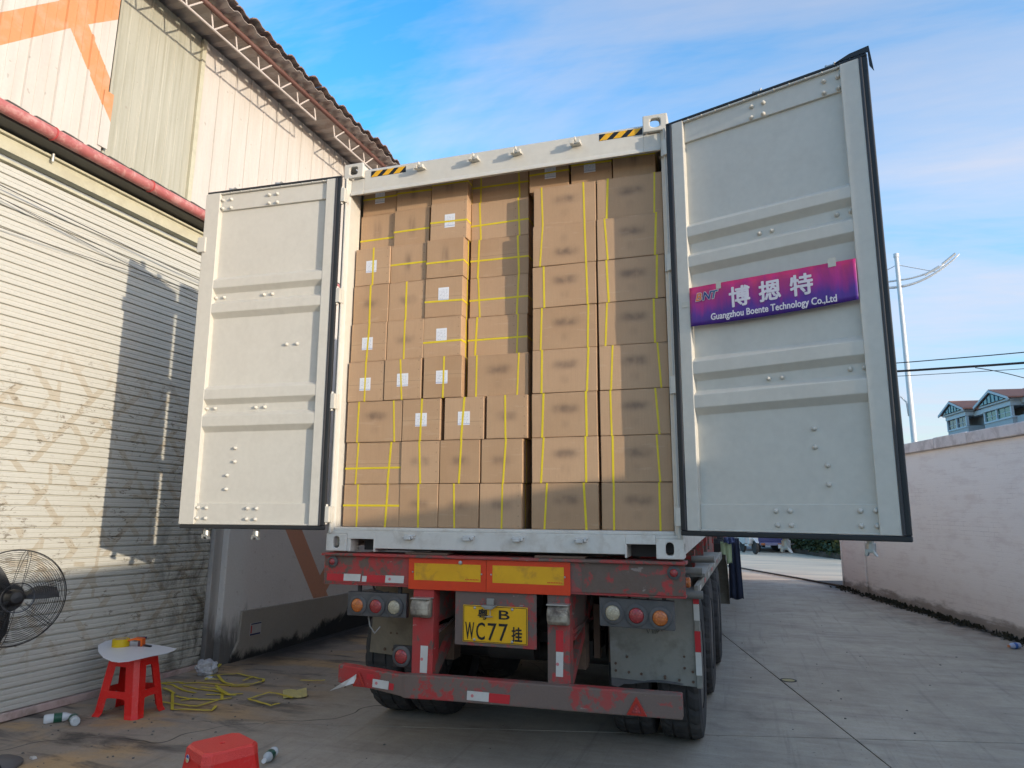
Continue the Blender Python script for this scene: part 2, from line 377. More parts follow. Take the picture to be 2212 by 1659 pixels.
# ------------------------------------------------------------------ warehouse on the left
Dv = Vector((0.039, 0.999, -0.017)).normalized(); Nv = Dv.cross(Vector((0, 0, 1))).normalized(); Zv = Nv.cross(Dv)
wh = thing('warehouse', 'pale metal warehouse with roller shutter, red gutter and corrugated eaves', 'building')
WM = Matrix(((Nv.x, Dv.x, Zv.x, -3.785), (Nv.y, Dv.y, Zv.y, -0.224), (Nv.z, Dv.z, Zv.z, 0.0), (0, 0, 0, 1)))
wh.matrix_world = WM
def whco(nt):
    n = nd(nt, 'ShaderNodeTexCoord'); n.object = wh; return n.outputs['Object']
def band(nt, s, z, cx, cz, ang, hw, tmin, tmax):
    """painted straight stripe from (cx,cz) along ang"""
    ca, sa = math.cos(ang), math.sin(ang)
    ds = ma(nt, 'SUBTRACT', s, cx); dz = ma(nt, 'SUBTRACT', z, cz)
    t = ma(nt, 'ADD', ma(nt, 'MULTIPLY', ds, ca), ma(nt, 'MULTIPLY', dz, sa))
    d = ma(nt, 'ABSOLUTE', ma(nt, 'SUBTRACT', ma(nt, 'MULTIPLY', dz, ca), ma(nt, 'MULTIPLY', ds, sa)))
    f = ma(nt, 'LESS_THAN', d, hw)
    f = ma(nt, 'MULTIPLY', f, ma(nt, 'GREATER_THAN', t, tmin))
    return ma(nt, 'MULTIPLY', f, ma(nt, 'LESS_THAN', t, tmax))
def mat_shutter():
    m, nt, p = new_mat('shutter_paint'); v = whco(nt); x, s, z = xyz(nt, v)
    n1 = noise(nt, v, 1.2, 5); nf = noise(nt, v, 30, 4); nm = noise(nt, v, 4.0, 6, 0.65, 0.3)
    c = mix(nt, n1, (0.49, 0.48, 0.42), (0.57, 0.56, 0.505))
    # strips of old brown parcel tape stuck on in a lattice, torn here and there
    jit = noise(nt, v, 0.9, 1); jit2 = ma(nt, 'MULTIPLY_ADD', jit, 0.16, -0.08)
    sid = ma(nt, 'FLOOR', ma(nt, 'DIVIDE', ma(nt, 'ADD', z, -0.075), 0.085)); bv_ = nd(nt, 'ShaderNodeCombineXYZ', {0: ma(nt, 'MULTIPLY', s, 1.0), 1: ma(nt, 'MULTIPLY', sid, 0.41), 2: 0.0}).outputs[0]
    fac = None
    for k, (ca, sa, per, w, th) in enumerate(((0.64, 0.77, 0.27, 0.095, 0.50), (0.64, -0.77, 0.27, 0.095, 0.50), (0.02, 1.0, 0.52, 0.055, 0.52), (1.0, 0.06, 0.60, 0.07, 0.53))):
        t = ma(nt, 'ADD', ma(nt, 'ADD', ma(nt, 'MULTIPLY', s, sa), ma(nt, 'MULTIPLY', z, ca)), jit2)
        fr = ma(nt, 'FRACT', ma(nt, 'ADD', ma(nt, 'DIVIDE', t, per), 0.37 * k + 20))
        b = ma(nt, 'LESS_THAN', fr, w / per * 0.55)
        tear = ramp(nt, noise(nt, vmap(nt, bv_, (k * 3.7, k * 1.3, 0)), 3.4, 2, 0.5), [(th, 0), (th + 0.03, 1)])
        b = ma(nt, 'MULTIPLY', b, tear)
        fac = b if fac is None else ma(nt, 'MAXIMUM', fac, b)
    region = ma(nt, 'MULTIPLY', smooth(nt, ma(nt, 'ADD', z, ma(nt, 'MULTIPLY', n1, 0.5)), 3.45, 2.7), smooth(nt, z, 0.25, 0.6))
    tape = ma(nt, 'MULTIPLY', fac, region)
    c = mix(nt, ma(nt, 'MULTIPLY', tape, 0.68), c, mix(nt, nm, (0.36, 0.30, 0.21), (0.50, 0.44, 0.34)))
    # dark glue lines and grime where tape edges caught dirt
    ed = ma(nt, 'MULTIPLY', ramp(nt, noise(nt, vmap(nt, v, rot=(0.5, 0, 0), sc=(1, 0.6, 1.5)), 13, 6, 0.7, 1.6), [(0.57, 0), (0.60, 1)]), ma(nt, 'MULTIPLY', region, ramp(nt, nm, [(0.46, 0), (0.55, 1)])))
    c = mix(nt, ma(nt, 'MULTIPLY', ed, 0.70), c, (0.14, 0.108, 0.07))
    # black mould towards the concrete jamb
    mo = ma(nt, 'MULTIPLY', smooth(nt, ma(nt, 'ADD', s, ma(nt, 'MULTIPLY', noise(nt, v, 1.6, 6, 0.7), 1.6)), 1.75, 2.75), smooth(nt, z, 2.4, 1.0))
    mo2 = ramp(nt, noise(nt, vmap(nt, v, sc=(1, 1, 0.6)), 5, 9, 0.72, 0.8), [(0.44, 0), (0.60, 1)])
    c = mix(nt, ma(nt, 'MULTIPLY', ma(nt, 'MULTIPLY', mo, mo2), 0.92), c, (0.085, 0.078, 0.055))
    c = mix(nt, 0.16, c, mix(nt, nf, (0.3, 0.3, 0.3), (1, 1, 1)), 'MULTIPLY')
    setp(nt, p, base=c, rough=0.48, spec=0.4, normal=bump(nt, ma(nt, 'ADD', ma(nt, 'MULTIPLY', tape, 0.4), nf), 0.12, 0.003))
    return m
def mat_panel(name, c0, c1, streak, stripe):
    m, nt, p = new_mat(name); v = whco(nt); x, s, z = xyz(nt, v)
    n1 = noise(nt, vmap(nt, v, sc=(1, 3.0, 0.28)), 3.0, 6, 0.6); nf = noise(nt, v, 35, 3)
    c = mix(nt, ramp(nt, n1, [(0.35, 0), (0.7, 1)]), c0, c1)
    if streak:
        st = noise(nt, vmap(nt, v, sc=(1, 16, 0.35)), 2.2, 5, 0.6)
        c = mix(nt, ma(nt, 'MULTIPLY', ramp(nt, st, [(0.45, 0), (0.7, 1)]), streak), c, (0.27, 0.26, 0.19))
    sp = ramp(nt, noise(nt, v, 14, 2, 0.4), [(0.735, 0), (0.76, 1)])
    c = mix(nt, ma(nt, 'MULTIPLY', sp, 0.5), c, (0.30, 0.27, 0.22))
    if stripe:
        f = ma(nt, 'MAXIMUM', ma(nt, 'MAXIMUM', band(nt, s, z, -0.25, 5.83, R(226), 0.105, -0.10, 2.4), band(nt, s, z, -0.25, 5.83, R(-53), 0.105, -0.10, 0.95)), band(nt, s, z, -0.25, 5.83, R(43), 0.105, -0.05, 2.0))
        f = ma(nt, 'MULTIPLY', f, ramp(nt, noise(nt, v, 9, 5, 0.6), [(0.25, 0.75), (0.5, 1)]))
        c = mix(nt, f, c, (0.62, 0.28, 0.125))
    c = mix(nt, 0.14, c, mix(nt, nf, (0.3, 0.3, 0.3), (1, 1, 1)), 'MULTIPLY')
    setp(nt, p, base=c, rough=0.55, spec=0.35, normal=bump(nt, nf, 0.08, 0.003))
    return m
def mat_lowwall():
    m, nt, p = new_mat('stained_wall_paint'); v = whco(nt); x, s, z = xyz(nt, v)
    n1 = noise(nt, v, 1.4, 7, 0.62); nf = noise(nt, v, 40, 4); st = noise(nt, vmap(nt, v, sc=(1, 4.5, 0.7)), 2.6, 8, 0.68, 0.5)
    c = mix(nt, n1, (0.62, 0.565, 0.515), (0.72, 0.665, 0.615))
    wht = smooth(nt, ma(nt, 'ADD', s, ma(nt, 'MULTIPLY', n1, 0.25)), 2.62, 2.42)
    c = mix(nt, ma(nt, 'MULTIPLY', wht, 0.6), c, (0.72, 0.70, 0.65))
    f = ma(nt, 'MAXIMUM', band(nt, s, z, 3.74, 0.62, R(127), 0.125, -0.6, 2.6), band(nt, s, z, 3.74, 0.62, R(47), 0.125, -0.1, 3.0))
    c = mix(nt, ma(nt, 'MULTIPLY', f, 0.9), c, (0.56, 0.23, 0.12))
    bl = ramp(nt, noise(nt, v, 20, 3, 0.6), [(0.64, 0), (0.69, 1)]); c = mix(nt, ma(nt, 'MULTIPLY', bl, 0.3), c, (0.33, 0.25, 0.18))
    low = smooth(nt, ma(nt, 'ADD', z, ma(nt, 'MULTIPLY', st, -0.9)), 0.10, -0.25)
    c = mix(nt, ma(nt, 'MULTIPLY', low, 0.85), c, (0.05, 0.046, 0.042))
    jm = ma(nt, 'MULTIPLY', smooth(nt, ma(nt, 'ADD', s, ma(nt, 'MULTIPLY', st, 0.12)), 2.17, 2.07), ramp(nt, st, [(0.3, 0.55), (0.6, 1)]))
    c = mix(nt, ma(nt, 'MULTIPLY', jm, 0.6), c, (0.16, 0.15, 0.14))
    c = mix(nt, 0.2, c, mix(nt, nf, (0.3, 0.3, 0.3), (1, 1, 1)), 'MULTIPLY')
    setp(nt, p, base=c, rough=0.85, normal=bump(nt, ma(nt, 'ADD', nf, n1), 0.3, 0.006)); return m
def mat_dado():
    m, nt, p = new_mat('cement_render'); v = whco(nt); x, s, z = xyz(nt, v)
    n1 = noise(nt, v, 1.1, 6, 0.6); nf = noise(nt, v, 50, 4)
    c = mix(nt, n1, (0.27, 0.235, 0.19), (0.37, 0.33, 0.275))
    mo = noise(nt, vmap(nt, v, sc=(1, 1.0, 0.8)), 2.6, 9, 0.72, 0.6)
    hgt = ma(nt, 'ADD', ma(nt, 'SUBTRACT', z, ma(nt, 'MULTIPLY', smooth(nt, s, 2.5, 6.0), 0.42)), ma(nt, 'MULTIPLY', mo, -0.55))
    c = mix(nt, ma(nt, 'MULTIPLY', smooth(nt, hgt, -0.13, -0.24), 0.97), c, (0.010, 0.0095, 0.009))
    c = mix(nt, 0.3, c, mix(nt, nf, (0.35, 0.35, 0.35), (1.1, 1.1, 1.1)), 'MULTIPLY')
    setp(nt, p, base=c, rough=0.9, normal=bump(nt, nf, 0.35, 0.004)); return m
SHUT = mat_shutter()
PANW = mat_panel('white_sheet_metal', (0.545, 0.50, 0.45), (0.61, 0.57, 0.525), 0, True)
PANG = mat_panel('weathered_sheet_metal', (0.39, 0.38, 0.305), (0.47, 0.46, 0.385), 0.55, False)
LOWW = mat_lowwall()
CREAM = M('cream_trim', (0.55, 0.53, 0.40), (0.48, 0.455, 0.34), rough=0.5, dirt=(0.35, 0.31, 0.22), dirt_amt=0.3, dirt_scale=6)
SHADOWBOX = M('dark_board', (0.20, 0.19, 0.17), (0.14, 0.13, 0.12), rough=0.8, scale=2)
# roller shutter: every slat its own piece
shutter = MB().box(-0.06, -0.045, -4.0, 1.97, 0.0, 4.22).build('roller_shutter', SHADOWBOX, wh)
prof = [(-0.03, 0.001), (-0.004, 0.0015), (0.0035, 0.004), (0.0050, 0.010), (0.0055, 0.030), (0.0020, 0.033), (0.0018, 0.040), (0.0055, 0.044), (0.0062, 0.066), (0.0052, 0.073), (-0.002, 0.0765), (-0.014, 0.0775), (-0.014, 0.086), (-0.03, 0.086)]
slat_me = MB().prism(prof, -4.0, 1.955, 'y').mesh('slat', SHUT); 
for q_ in slat_me.polygons: q_.use_smooth = False
for k in range(49):
    o = obj_from('slat', slat_me, shutter, (random.uniform(-0.0015, 0.0015), 0, 0.075 + 0.085 * k))
MB().box(-0.035, 0.022, -4.0, 1.955, 0.012, 0.072).build('bottom_bar', M('pinkish_bar', (0.50, 0.36, 0.33), (0.62, 0.56, 0.50), rough=0.5, dirt=(0.2, 0.15, 0.11), dirt_amt=0.6), shutter, bevel=0.004)
# housing above the shutter
MB().box(-0.04, 0.03, -4.0, 1.97, 4.243, 4.268).build('housing_trim', CREAM, wh, bevel=0.003)
MB().box(-0.08, -0.045, -4.0, 1.97, 4.268, 4.325).build('housing_recess', M('bluegrey_shade', (0.36, 0.40, 0.44), rough=0.5), wh)  # blue-grey colour paints the shadow in this gap
MB().box(-0.05, 0.035, -4.0, 1.97, 4.326, 4.40).box(-0.05, 0.02, -4.0, 1.97, 4.404, 4.445).box(-0.05, 0.05, -4.0, 1.97, 4.448, 4.468).build('housing_cover', CREAM, wh, bevel=0.003)
MB().cyl((0.07, -0.27, 4.40), (0.07, -0.27, 4.47), 0.012, 8).build('bolt', M('galv', (0.55, 0.55, 0.52), rough=0.4, metal=0.6), wh)
# thin wires sagging along the front of the housing
def sag(a, b, d, n=14):
    a = Vector(a); b = Vector(b)
    return [a.lerp(b, i / n) - Vector((0, 0, d * 4 * (i / n) * (1 - i / n))) for i in range(n + 1)]
WIRE = M('dark_wire', (0.10, 0.095, 0.09), rough=0.6, bmp=0)
for a, b, d, r in (((0.06, -3.5, 4.20), (0.06, 1.9, 3.92), 0.03, 0.0045), ((0.075, -3.5, 4.13), (0.075, 1.9, 3.80), 0.04, 0.003), ((0.05, -3.5, 3.72), (0.055, 1.9, 3.86), 0.10, 0.003), ((0.04, -3.5, 4.30), (0.05, 1.9, 3.70), 0.05, 0.003)):
    MB().tube(sag(a, b, d), r, 5).build('wire', WIRE, wh, smooth=True)
# concrete jamb, lower wall and darker rendered dado
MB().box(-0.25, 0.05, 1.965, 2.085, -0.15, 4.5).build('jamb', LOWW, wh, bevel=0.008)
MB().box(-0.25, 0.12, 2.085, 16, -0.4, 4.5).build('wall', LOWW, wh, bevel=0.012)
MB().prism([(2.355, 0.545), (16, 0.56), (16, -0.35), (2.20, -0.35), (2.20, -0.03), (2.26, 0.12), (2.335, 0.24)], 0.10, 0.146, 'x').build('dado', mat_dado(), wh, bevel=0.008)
nb = MB().box(0.147, 0.150, 2.49, 2.67, 0.27, 0.40).build('wall_notice', M('notice_paper', (0.42, 0.39, 0.36), (0.34, 0.30, 0.29), rough=0.7, scale=20), wh)
MB().box(0.1505, 0.1515, 2.505, 2.665, 0.382, 0.395).box(0.1505, 0.1515, 2.495, 2.66, 0.272, 0.288).build('notice_border', M('navy_print', (0.03, 0.03, 0.09), rough=0.6), nb)
MB().box(0.1505, 0.1515, 2.50, 2.52, 0.295, 0.375).build('notice_mark', M('red_print', (0.45, 0.06, 0.05), rough=0.6), nb)
# canopy roof and gutter over the shutter
cp = MB()
k = 0; s0 = -4.0; top = []
while s0 < 16:
    top += [(s0, 0.0), (s0 + 0.05, 0.032), (s0 + 0.12, 0.032), (s0 + 0.17, 0.0)]; s0 += 0.235
for (s1, h1), (s2, h2) in zip(top[:-1], top[1:]):
    cp.add([(-0.02, s1, 4.74 + h1), (0.19, s1, 4.605 + h1), (0.19, s2, 4.605 + h2), (-0.02, s2, 4.74 + h2), (-0.02, s1, 4.732 + h1), (0.19, s1, 4.597 + h1), (0.19, s2, 4.597 + h2), (-0.02, s2, 4.732 + h2)], [(0, 1, 2, 3), (7, 6, 5, 4), (1, 5, 6, 2)])
cp.build('canopy_sheet', M('dark_tin', (0.06, 0.055, 0.05), (0.10, 0.09, 0.08), rough=0.7), wh)
MB().box(0.0, 0.19, -4.0, 16, 4.492, 4.502).box(0.178, 0.19, -4.0, 16, 4.502, 4.60).build('soffit', M('dark_soffit', (0.15, 0.145, 0.13), (0.10, 0.095, 0.09), rough=0.75, scale=1.5), wh)
gp = [(0.06 * math.cos(t), 0.052 * math.sin(t)) for t in (R(95 - 10 * i) for i in range(30))]
GUT = M('red_gutter_paint', (0.46, 0.135, 0.13), (0.54, 0.22, 0.205), rough=0.42, scale=7, amt=0.8, dirt=(0.62, 0.40, 0.36), dirt_amt=0.5, dirt_scale=14)
MB().sheet([(0.235 + a * 0.85, 4.545 + b * 0.95) for a, b in gp], -4.0, 16, 'y').build('gutter', GUT, wh, smooth=True)
for s in (-3.3, -2.35, -1.4, -0.406, 0.544, 1.5, 2.45, 3.4, 4.4):
    MB().tube([(0.235 + 0.055 * math.cos(t), s, 4.545 + 0.053 * math.sin(t)) for t in (R(100 - 14 * i) for i in range(21))], 0.006, 5).build('gutter_clip', M('red_clip', (0.55, 0.08, 0.08), rough=0.5), wh)
# upper cladding: one object per sheet
def panel(s0, s1, z0, z1, X, mat, rib=0.010, name='wall_panel'):
    w = s1 - s0
    prof = [(s0, X - 0.02), (s0, X), (s0 + 0.006, X + rib), (s0 + 0.022, X + rib), (s0 + 0.030, X), (s0 + w * 0.36, X), (s0 + w * 0.37, X + rib * 0.3), (s0 + w * 0.40, X + rib * 0.3), (s0 + w * 0.41, X), (s0 + w * 0.68, X), (s0 + w * 0.69, X + rib * 0.3), (s0 + w * 0.72, X + rib * 0.3), (s0 + w * 0.73, X), (s1, X), (s1, X - 0.02)]
    return MB().prism([(x, s) for s, x in prof], z0, z1, 'z').build(name, mat, wh)
MB().box(-0.012, -0.004, 0.150, 0.203, 5.2, 6.60).build('seam_shade_strip', M('seam_black', (0.02, 0.02, 0.018), rough=0.9), wh)  # black strip standing in for the shade inside the open gap
MB().box(-0.10, -0.06, -5.0, 16, 4.5, 6.62).build('inner_wall', SHADOWBOX, wh)
for i in range(19): panel(-0.063 - 0.2505 * (i + 1), -0.063 - 0.2505 * i - 0.001, 4.66, 6.60, 0.035, PANW, 0.016)
panel(-0.063, 0.163, 4.66, 6.60, 0.035, PANW, 0.016)
MB().box(0.036, 0.048, 0.118, 0.212, 4.775, 5.32).build('cover_strip', PANW, wh, bevel=0.002)
for i in range(3): panel(0.20 + 0.323 * i, 0.20 + 0.323 * (i + 1) - 0.001, 4.60, 6.62, 0.0, PANG, 0.006)
pt_ = MB().box(-0.02, 0.035, 1.17, 1.222, 4.70, 6.60).build('corner_trim', CREAM, wh, bevel=0.004)
s = 1.225; i = 0
while s < 12:
    w = 0.242
    if 3.10 < s < 3.16: MB().box(-0.04, -0.02, s, s + 0.035, 4.60, 6.60).build('seam_gap', M('seam_dark', (0.16, 0.155, 0.15), rough=0.8), wh); s += 0.035
    panel(s, s + w - 0.004, 4.60, 6.62, 0.004, PANW, 0.009); s += w
# flat eaves: corrugated roof sheet, edge beam and lattice truss
rf = MB(); ROOF_X = 0.62; s0 = -5.0; top = []
while s0 < 16:
    top += [(s0, 0.0), (s0 + 0.045, 0.034), (s0 + 0.095, 0.034), (s0 + 0.14, 0.0), (s0 + 0.205, 0.0)]; s0 += 0.2055
for (s1, h1), (s2, h2) in zip(top[:-1], top[1:]):
    e1 = 0.03 * math.sin(s1 * 2.1); 
    a = [(-6.0, s1, 6.90 + h1), (ROOF_X, s1, 6.622 + h1), (ROOF_X, s2, 6.622 + h2), (-6.0, s2, 6.90 + h2)]
    rf.add(a + [(x, y, z - 0.006) for x, y, z in a], [(0, 1, 2, 3), (7, 6, 5, 4), (1, 5, 6, 2)])
rf.build('roof_sheet', M('roof_sheet', (0.50, 0.44, 0.40), (0.40, 0.34, 0.31), rough=0.65, scale=2, amt=0.8, dirt=(0.30, 0.18, 0.13), dirt_amt=0.4), wh)
# broken rim of old tiles along the roof edge
TILE = M('old_tile', (0.20, 0.175, 0.16), (0.27, 0.15, 0.115), rough=0.85, scale=9, amt=0.9)
s0 = -4.6; rnd = random.Random(3)
while s0 < 12.5:
    L = 0.20; h = rnd.uniform(0.0, 0.014); o_ = rnd.uniform(-0.015, 0.03)
    prof = [(s0, 6.664 + h), (s0 + 0.055, 6.70 + h), (s0 + 0.10, 6.70 + h), (s0 + 0.15, 6.668 + h), (s0 + L, 6.664 + h), (s0 + L, 6.650 + h), (s0 + 0.15, 6.654 + h), (s0 + 0.10, 6.685 + h), (s0 + 0.055, 6.685 + h), (s0, 6.65 + h)]
    MB().prism(prof, 0.42, 0.655 + o_, 'x').build('eave_tile', TILE, wh); s0 += 0.2055
MB().cyl((0.47, -5, 6.585), (0.47, 16, 6.585), 0.030, 10).build('edge_beam', M('brown_pipe', (0.13, 0.055, 0.045), (0.20, 0.12, 0.10), rough=0.55, scale=3), wh, smooth=True)
TRUSS = M('pale_pipe', (0.62, 0.55, 0.50), (0.52, 0.45, 0.40), rough=0.5)
def truss(sa, sb, hook):
    t = MB(); X = 0.44; zb = 6.40
    t.cyl((X, sa, zb), (X, sb, zb), 0.012, 8)
    n = max(1, round((sb - sa) / 0.36)); st = (sb - sa) / n
    for i in range(n + 1):
        s = sa + st * i
        if i < n: t.cyl((X, s + 0.01, zb), (X + 0.03, s + st * 0.52, 6.585), 0.009, 6)
        t.cyl((X, s, zb), (X - 0.02, s - 0.03, 6.62), 0.009, 6)
    t.build('eave_truss', TRUSS, wh, smooth='auto')
truss(-4.2, -1.0, 0); truss(-0.85, 2.62, 1); truss(3.03, 6.3, 1); truss(6.6, 10, 1)
# remaining walls of the shed so that it is a closed building
MB().box(-6.0, -5.9, -5, 16, -0.4, 6.88).box(-5.9, -0.1, -5.0, -4.9, -0.4, 6.6).box(-5.9, -0.1, 15.9, 16.0, -0.4, 6.6).build('rear_walls', PANW, wh)
MB().box(-5.9, -0.12, -4.9, 15.9, -0.02, 0.0).build('shed_floor', M('shed_floor', (0.2, 0.19, 0.18)), wh)

# ------------------------------------------------------------------ pink boundary wall on the right
WD = Vector((-0.223, 0.975, 0)).normalized(); WN = Vector((-WD.y, WD.x, 0))
bw = thing('boundary_wall', 'long pink painted brick boundary wall with pale coping', 'wall')
wb = Vector((4.829, 6.161, 0))
bw.matrix_world = Matrix(((WD.x, WN.x, 0, wb.x), (WD.y, WN.y, 0, wb.y), (0, 0, 1, 0), (0, 0, 0, 1)))
def mat_pink():
    m, nt, p = new_mat('pink_brick_paint')
    n_ = nd(nt, 'ShaderNodeTexCoord'); n_.object = bw; v = n_.outputs['Object']; x, y, z = xyz(nt, v)
    pv = nd(nt, 'ShaderNodeCombineXYZ', {0: x, 1: z, 2: 0.0}).outputs[0]
    bk = nd(nt, 'ShaderNodeTexBrick', {'Vector': pv, 'Scale': 1.0, 'Mortar Size': 0.006, 'Mortar Smooth': 0.4, 'Brick Width': 0.24, 'Row Height': 0.062, 'Color1': (1, 1, 1, 1), 'Color2': (1, 1, 1, 1), 'Mortar': (0, 0, 0, 1)}, offset=0.5)
    n1 = noise(nt, v, 0.6, 6, 0.6); n2 = noise(nt, vmap(nt, v, sc=(0.6, 1, 2.4)), 3.0, 7, 0.65); nf = noise(nt, v, 60, 3)
    c = mix(nt, n1, (0.83, 0.745, 0.70), (0.88, 0.815, 0.78))
    c = mix(nt, ma(nt, 'MULTIPLY', ramp(nt, n2, [(0.5, 0), (0.68, 1)]), 0.35), c, (0.55, 0.42, 0.39))
    mo = ma(nt, 'MULTIPLY', ma(nt, 'SUBTRACT', 1.0, bk.outputs[0]), ramp(nt, noise(nt, v, 2.0, 5, 0.7), [(0.50, 0.0), (0.64, 0.4)]))
    c = mix(nt, mo, c, (0.46, 0.38, 0.37))
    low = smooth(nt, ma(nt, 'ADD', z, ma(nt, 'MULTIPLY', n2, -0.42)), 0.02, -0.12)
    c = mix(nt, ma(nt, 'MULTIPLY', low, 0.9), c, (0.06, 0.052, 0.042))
    tan = smooth(nt, ma(nt, 'ADD', z, ma(nt, 'MULTIPLY', n1, -0.8)), 0.6, -0.3); c = mix(nt, ma(nt, 'MULTIPLY', tan, 0.35), c, (0.55, 0.43, 0.36))
    c = mix(nt, 0.14, c, mix(nt, nf, (0.3, 0.3, 0.3), (1, 1, 1)), 'MULTIPLY')
    setp(nt, p, base=c, rough=0.8, normal=bump(nt, ma(nt, 'ADD', ma(nt, 'MULTIPLY', bk.outputs[0], 0.5), nf), 0.25, 0.005)); return m
PINK = mat_pink()
MB().box(-26, 5.74, -0.24, 0.0, -0.3, 2.50).build('wall', PINK, bw)
MB().box(4.55, 4.95, 0.0, 0.035, -0.3, 2.50).build('pilaster', PINK, bw, bevel=0.01)
MB().box(5.74, 5.78, -0.26, 0.02, -0.3, 2.50).build('end_cap', PINK, bw, bevel=0.01)
COP = M('coping_paint', (0.72, 0.64, 0.62), (0.64, 0.56, 0.545), rough=0.8, scale=2, dirt=(0.22, 0.17, 0.16), dirt_amt=0.35, dirt_scale=5)
x = -26.0; rnd = random.Random(11)
while x < 5.7:
    L = rnd.uniform(0.8, 1.9); x2 = min(x + L, 5.83)
    MB().box(x, x2 - 0.006, -0.30, 0.055, 2.50 + rnd.uniform(0, 0.006), 2.665 + rnd.uniform(-0.006, 0.006)).build('coping', COP, bw, bevel=0.012); x = x2
# moss and weeds growing along the foot of the wall
mg = MB(); rnd = random.Random(5)
for i in range(5200):
    t = rnd.uniform(-9, 5.9); d = abs(rnd.gauss(0, 0.09)); h = rnd.uniform(0.008, 0.045) * (1.5 if d < 0.06 else 0.8)
    if rnd.random() < 0.35 + 0.5 * math.sin(t * 2.3) * math.sin(t * 0.9 + 1): continue
    P = wb + WD * t + WN * (d + 0.005); a = rnd.uniform(0, 6.28); w = rnd.uniform(0.008, 0.03)
    q1 = Vector((math.cos(a), math.sin(a), 0)) * w; tp = P + Vector((rnd.uniform(-1, 1) * 0.03, rnd.uniform(-1, 1) * 0.03, h))
    mg.add([P - q1, P + q1, tp + q1 * 0.5, tp - q1 * 0.5], [(0, 1, 2, 3)])
tag(mg.build('moss', M('moss', (0.030, 0.026, 0.016), (0.06, 0.05, 0.028), rough=0.95, scale=4)), 'dark moss and weeds along the foot of the pink wall', 'moss', kind='stuff')
# ------------------------------------------------------------------ shipping container (root at its rear bottom centre)
WHITE = M('container_white', (0.63, 0.60, 0.525), (0.585, 0.555, 0.485), rough=0.42, scale=2.0, amt=0.5, fine=25, bmp=0.05, dirt=(0.42, 0.38, 0.32), dirt_amt=0.12, dirt_scale=7, coat=0.05)
WHITE2 = M('container_white_sill', (0.68, 0.65, 0.58), (0.60, 0.57, 0.51), rough=0.45, scale=3.0, amt=0.6, fine=25, bmp=0.06, dirt=(0.36, 0.28, 0.20), dirt_amt=0.30, dirt_scale=9)
RUBBER = M('door_gasket_rubber', (0.018, 0.020, 0.022), (0.03, 0.03, 0.032), rough=0.45, bmp=0.05)
ZINC = M('zinc', (0.50, 0.50, 0.48), (0.36, 0.35, 0.33), rough=0.4, metal=0.8, scale=20)
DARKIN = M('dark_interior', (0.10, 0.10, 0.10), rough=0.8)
PLY = M('plywood_floor', (0.22, 0.14, 0.08), (0.16, 0.10, 0.06), rough=0.7)
CZ = 1.3
ct = thing('shipping_container', 'white high-cube shipping container with both rear doors swung open', 'container', (0, 0, CZ))
W2, H, LEN = 1.219, 2.896, 12.19
# corner castings with their openings
def casting(sx, top):
    mb = MB(); w, h, d = 0.162, 0.118, 0.178; cx = sx * (W2 - w / 2); z0 = H - h if top else 0.0; cz = z0 + h / 2
    hole = (0.035, 0.032, 0.018) if top else (0.0245, 0.040, 0.0245)
    hx = sx * 0.004
    holed(mb, w, h, 0.026, hole, Matrix.Translation((cx, 0, cz)))
    # outer side plate, top or bottom plate, inner side
    holed(mb, d - 0.026, h, 0.024, (0.04, 0.028, 0.02), Matrix.Translation((sx * W2, 0.026 + (d - 0.026) / 2, cz)) @ Matrix.Rotation(R(90) * sx, 4, 'Z'))
    zc = H if top else 0.0
    holed(mb, w - 0.024, d - 0.026, 0.022, (0.032, 0.055, 0.03), Matrix.Translation((cx - sx * 0.012, 0.026 + (d - 0.026) / 2, zc)) @ Matrix.Rotation(R(90) * (-1 if top else 1), 4, 'X'))
    xi = cx - sx * w / 2
    mb.box(min(xi, xi + sx * 0.012), max(xi, xi + sx * 0.012), 0.026, d, z0, z0 + h)
    if not top: mb.box(cx - w / 2 + 0.012, cx + w / 2 - 0.026, d - 0.012, d, z0 + 0.024, z0 + h)
    return mb.build('corner_casting', WHITE if top else WHITE2, ct, bevel=0.006)
for sx in (-1, 1):
    for top in (0, 1): casting(sx, top)
for a_ in (-1.15, 1.10): MB().box(a_, a_ + 0.05, 0.10, 0.16, 0.03, 0.10).build('casting_hole_shade', DARKIN, ct)  # dark blocks added to give the casting holes their shade
# rear frame
def post(sx):
    a, b = (1.168, W2 - 0.001)
    prof = [(a, 0.03), (a + 0.022, 0.012), (b, 0.012), (b, 0.22), (b - 0.012, 0.22), (b - 0.012, 0.05), (a + 0.01, 0.05), (a + 0.01, 0.18), (a, 0.18)]
    MB().prism([(sx * x, y) for x, y in prof], 0.118, H - 0.118, 'z').build('corner_post', WHITE, ct, bevel=0.003)
for sx in (-1, 1): post(sx)
hd = MB().prism([(0.030, 2.838), (0.030, 2.68), (0.018, 2.655), (0.018, 2.643), (0.115, 2.690), (0.13, 2.690), (0.13, 2.845), (0.05, 2.855)], -1.0575, 1.0575, 'x').build('rear_header', WHITE, ct, bevel=0.004)
for sx in (-1, 1):
    MB().prism([(0.030, 2.776), (0.030, 2.68), (0.018, 2.655), (0.018, 2.643), (0.115, 2.690), (0.13, 2.690), (0.13, 2.776)], sx * 1.0575, sx * 1.168, 'x').build('header_end', WHITE, ct, bevel=0.004)
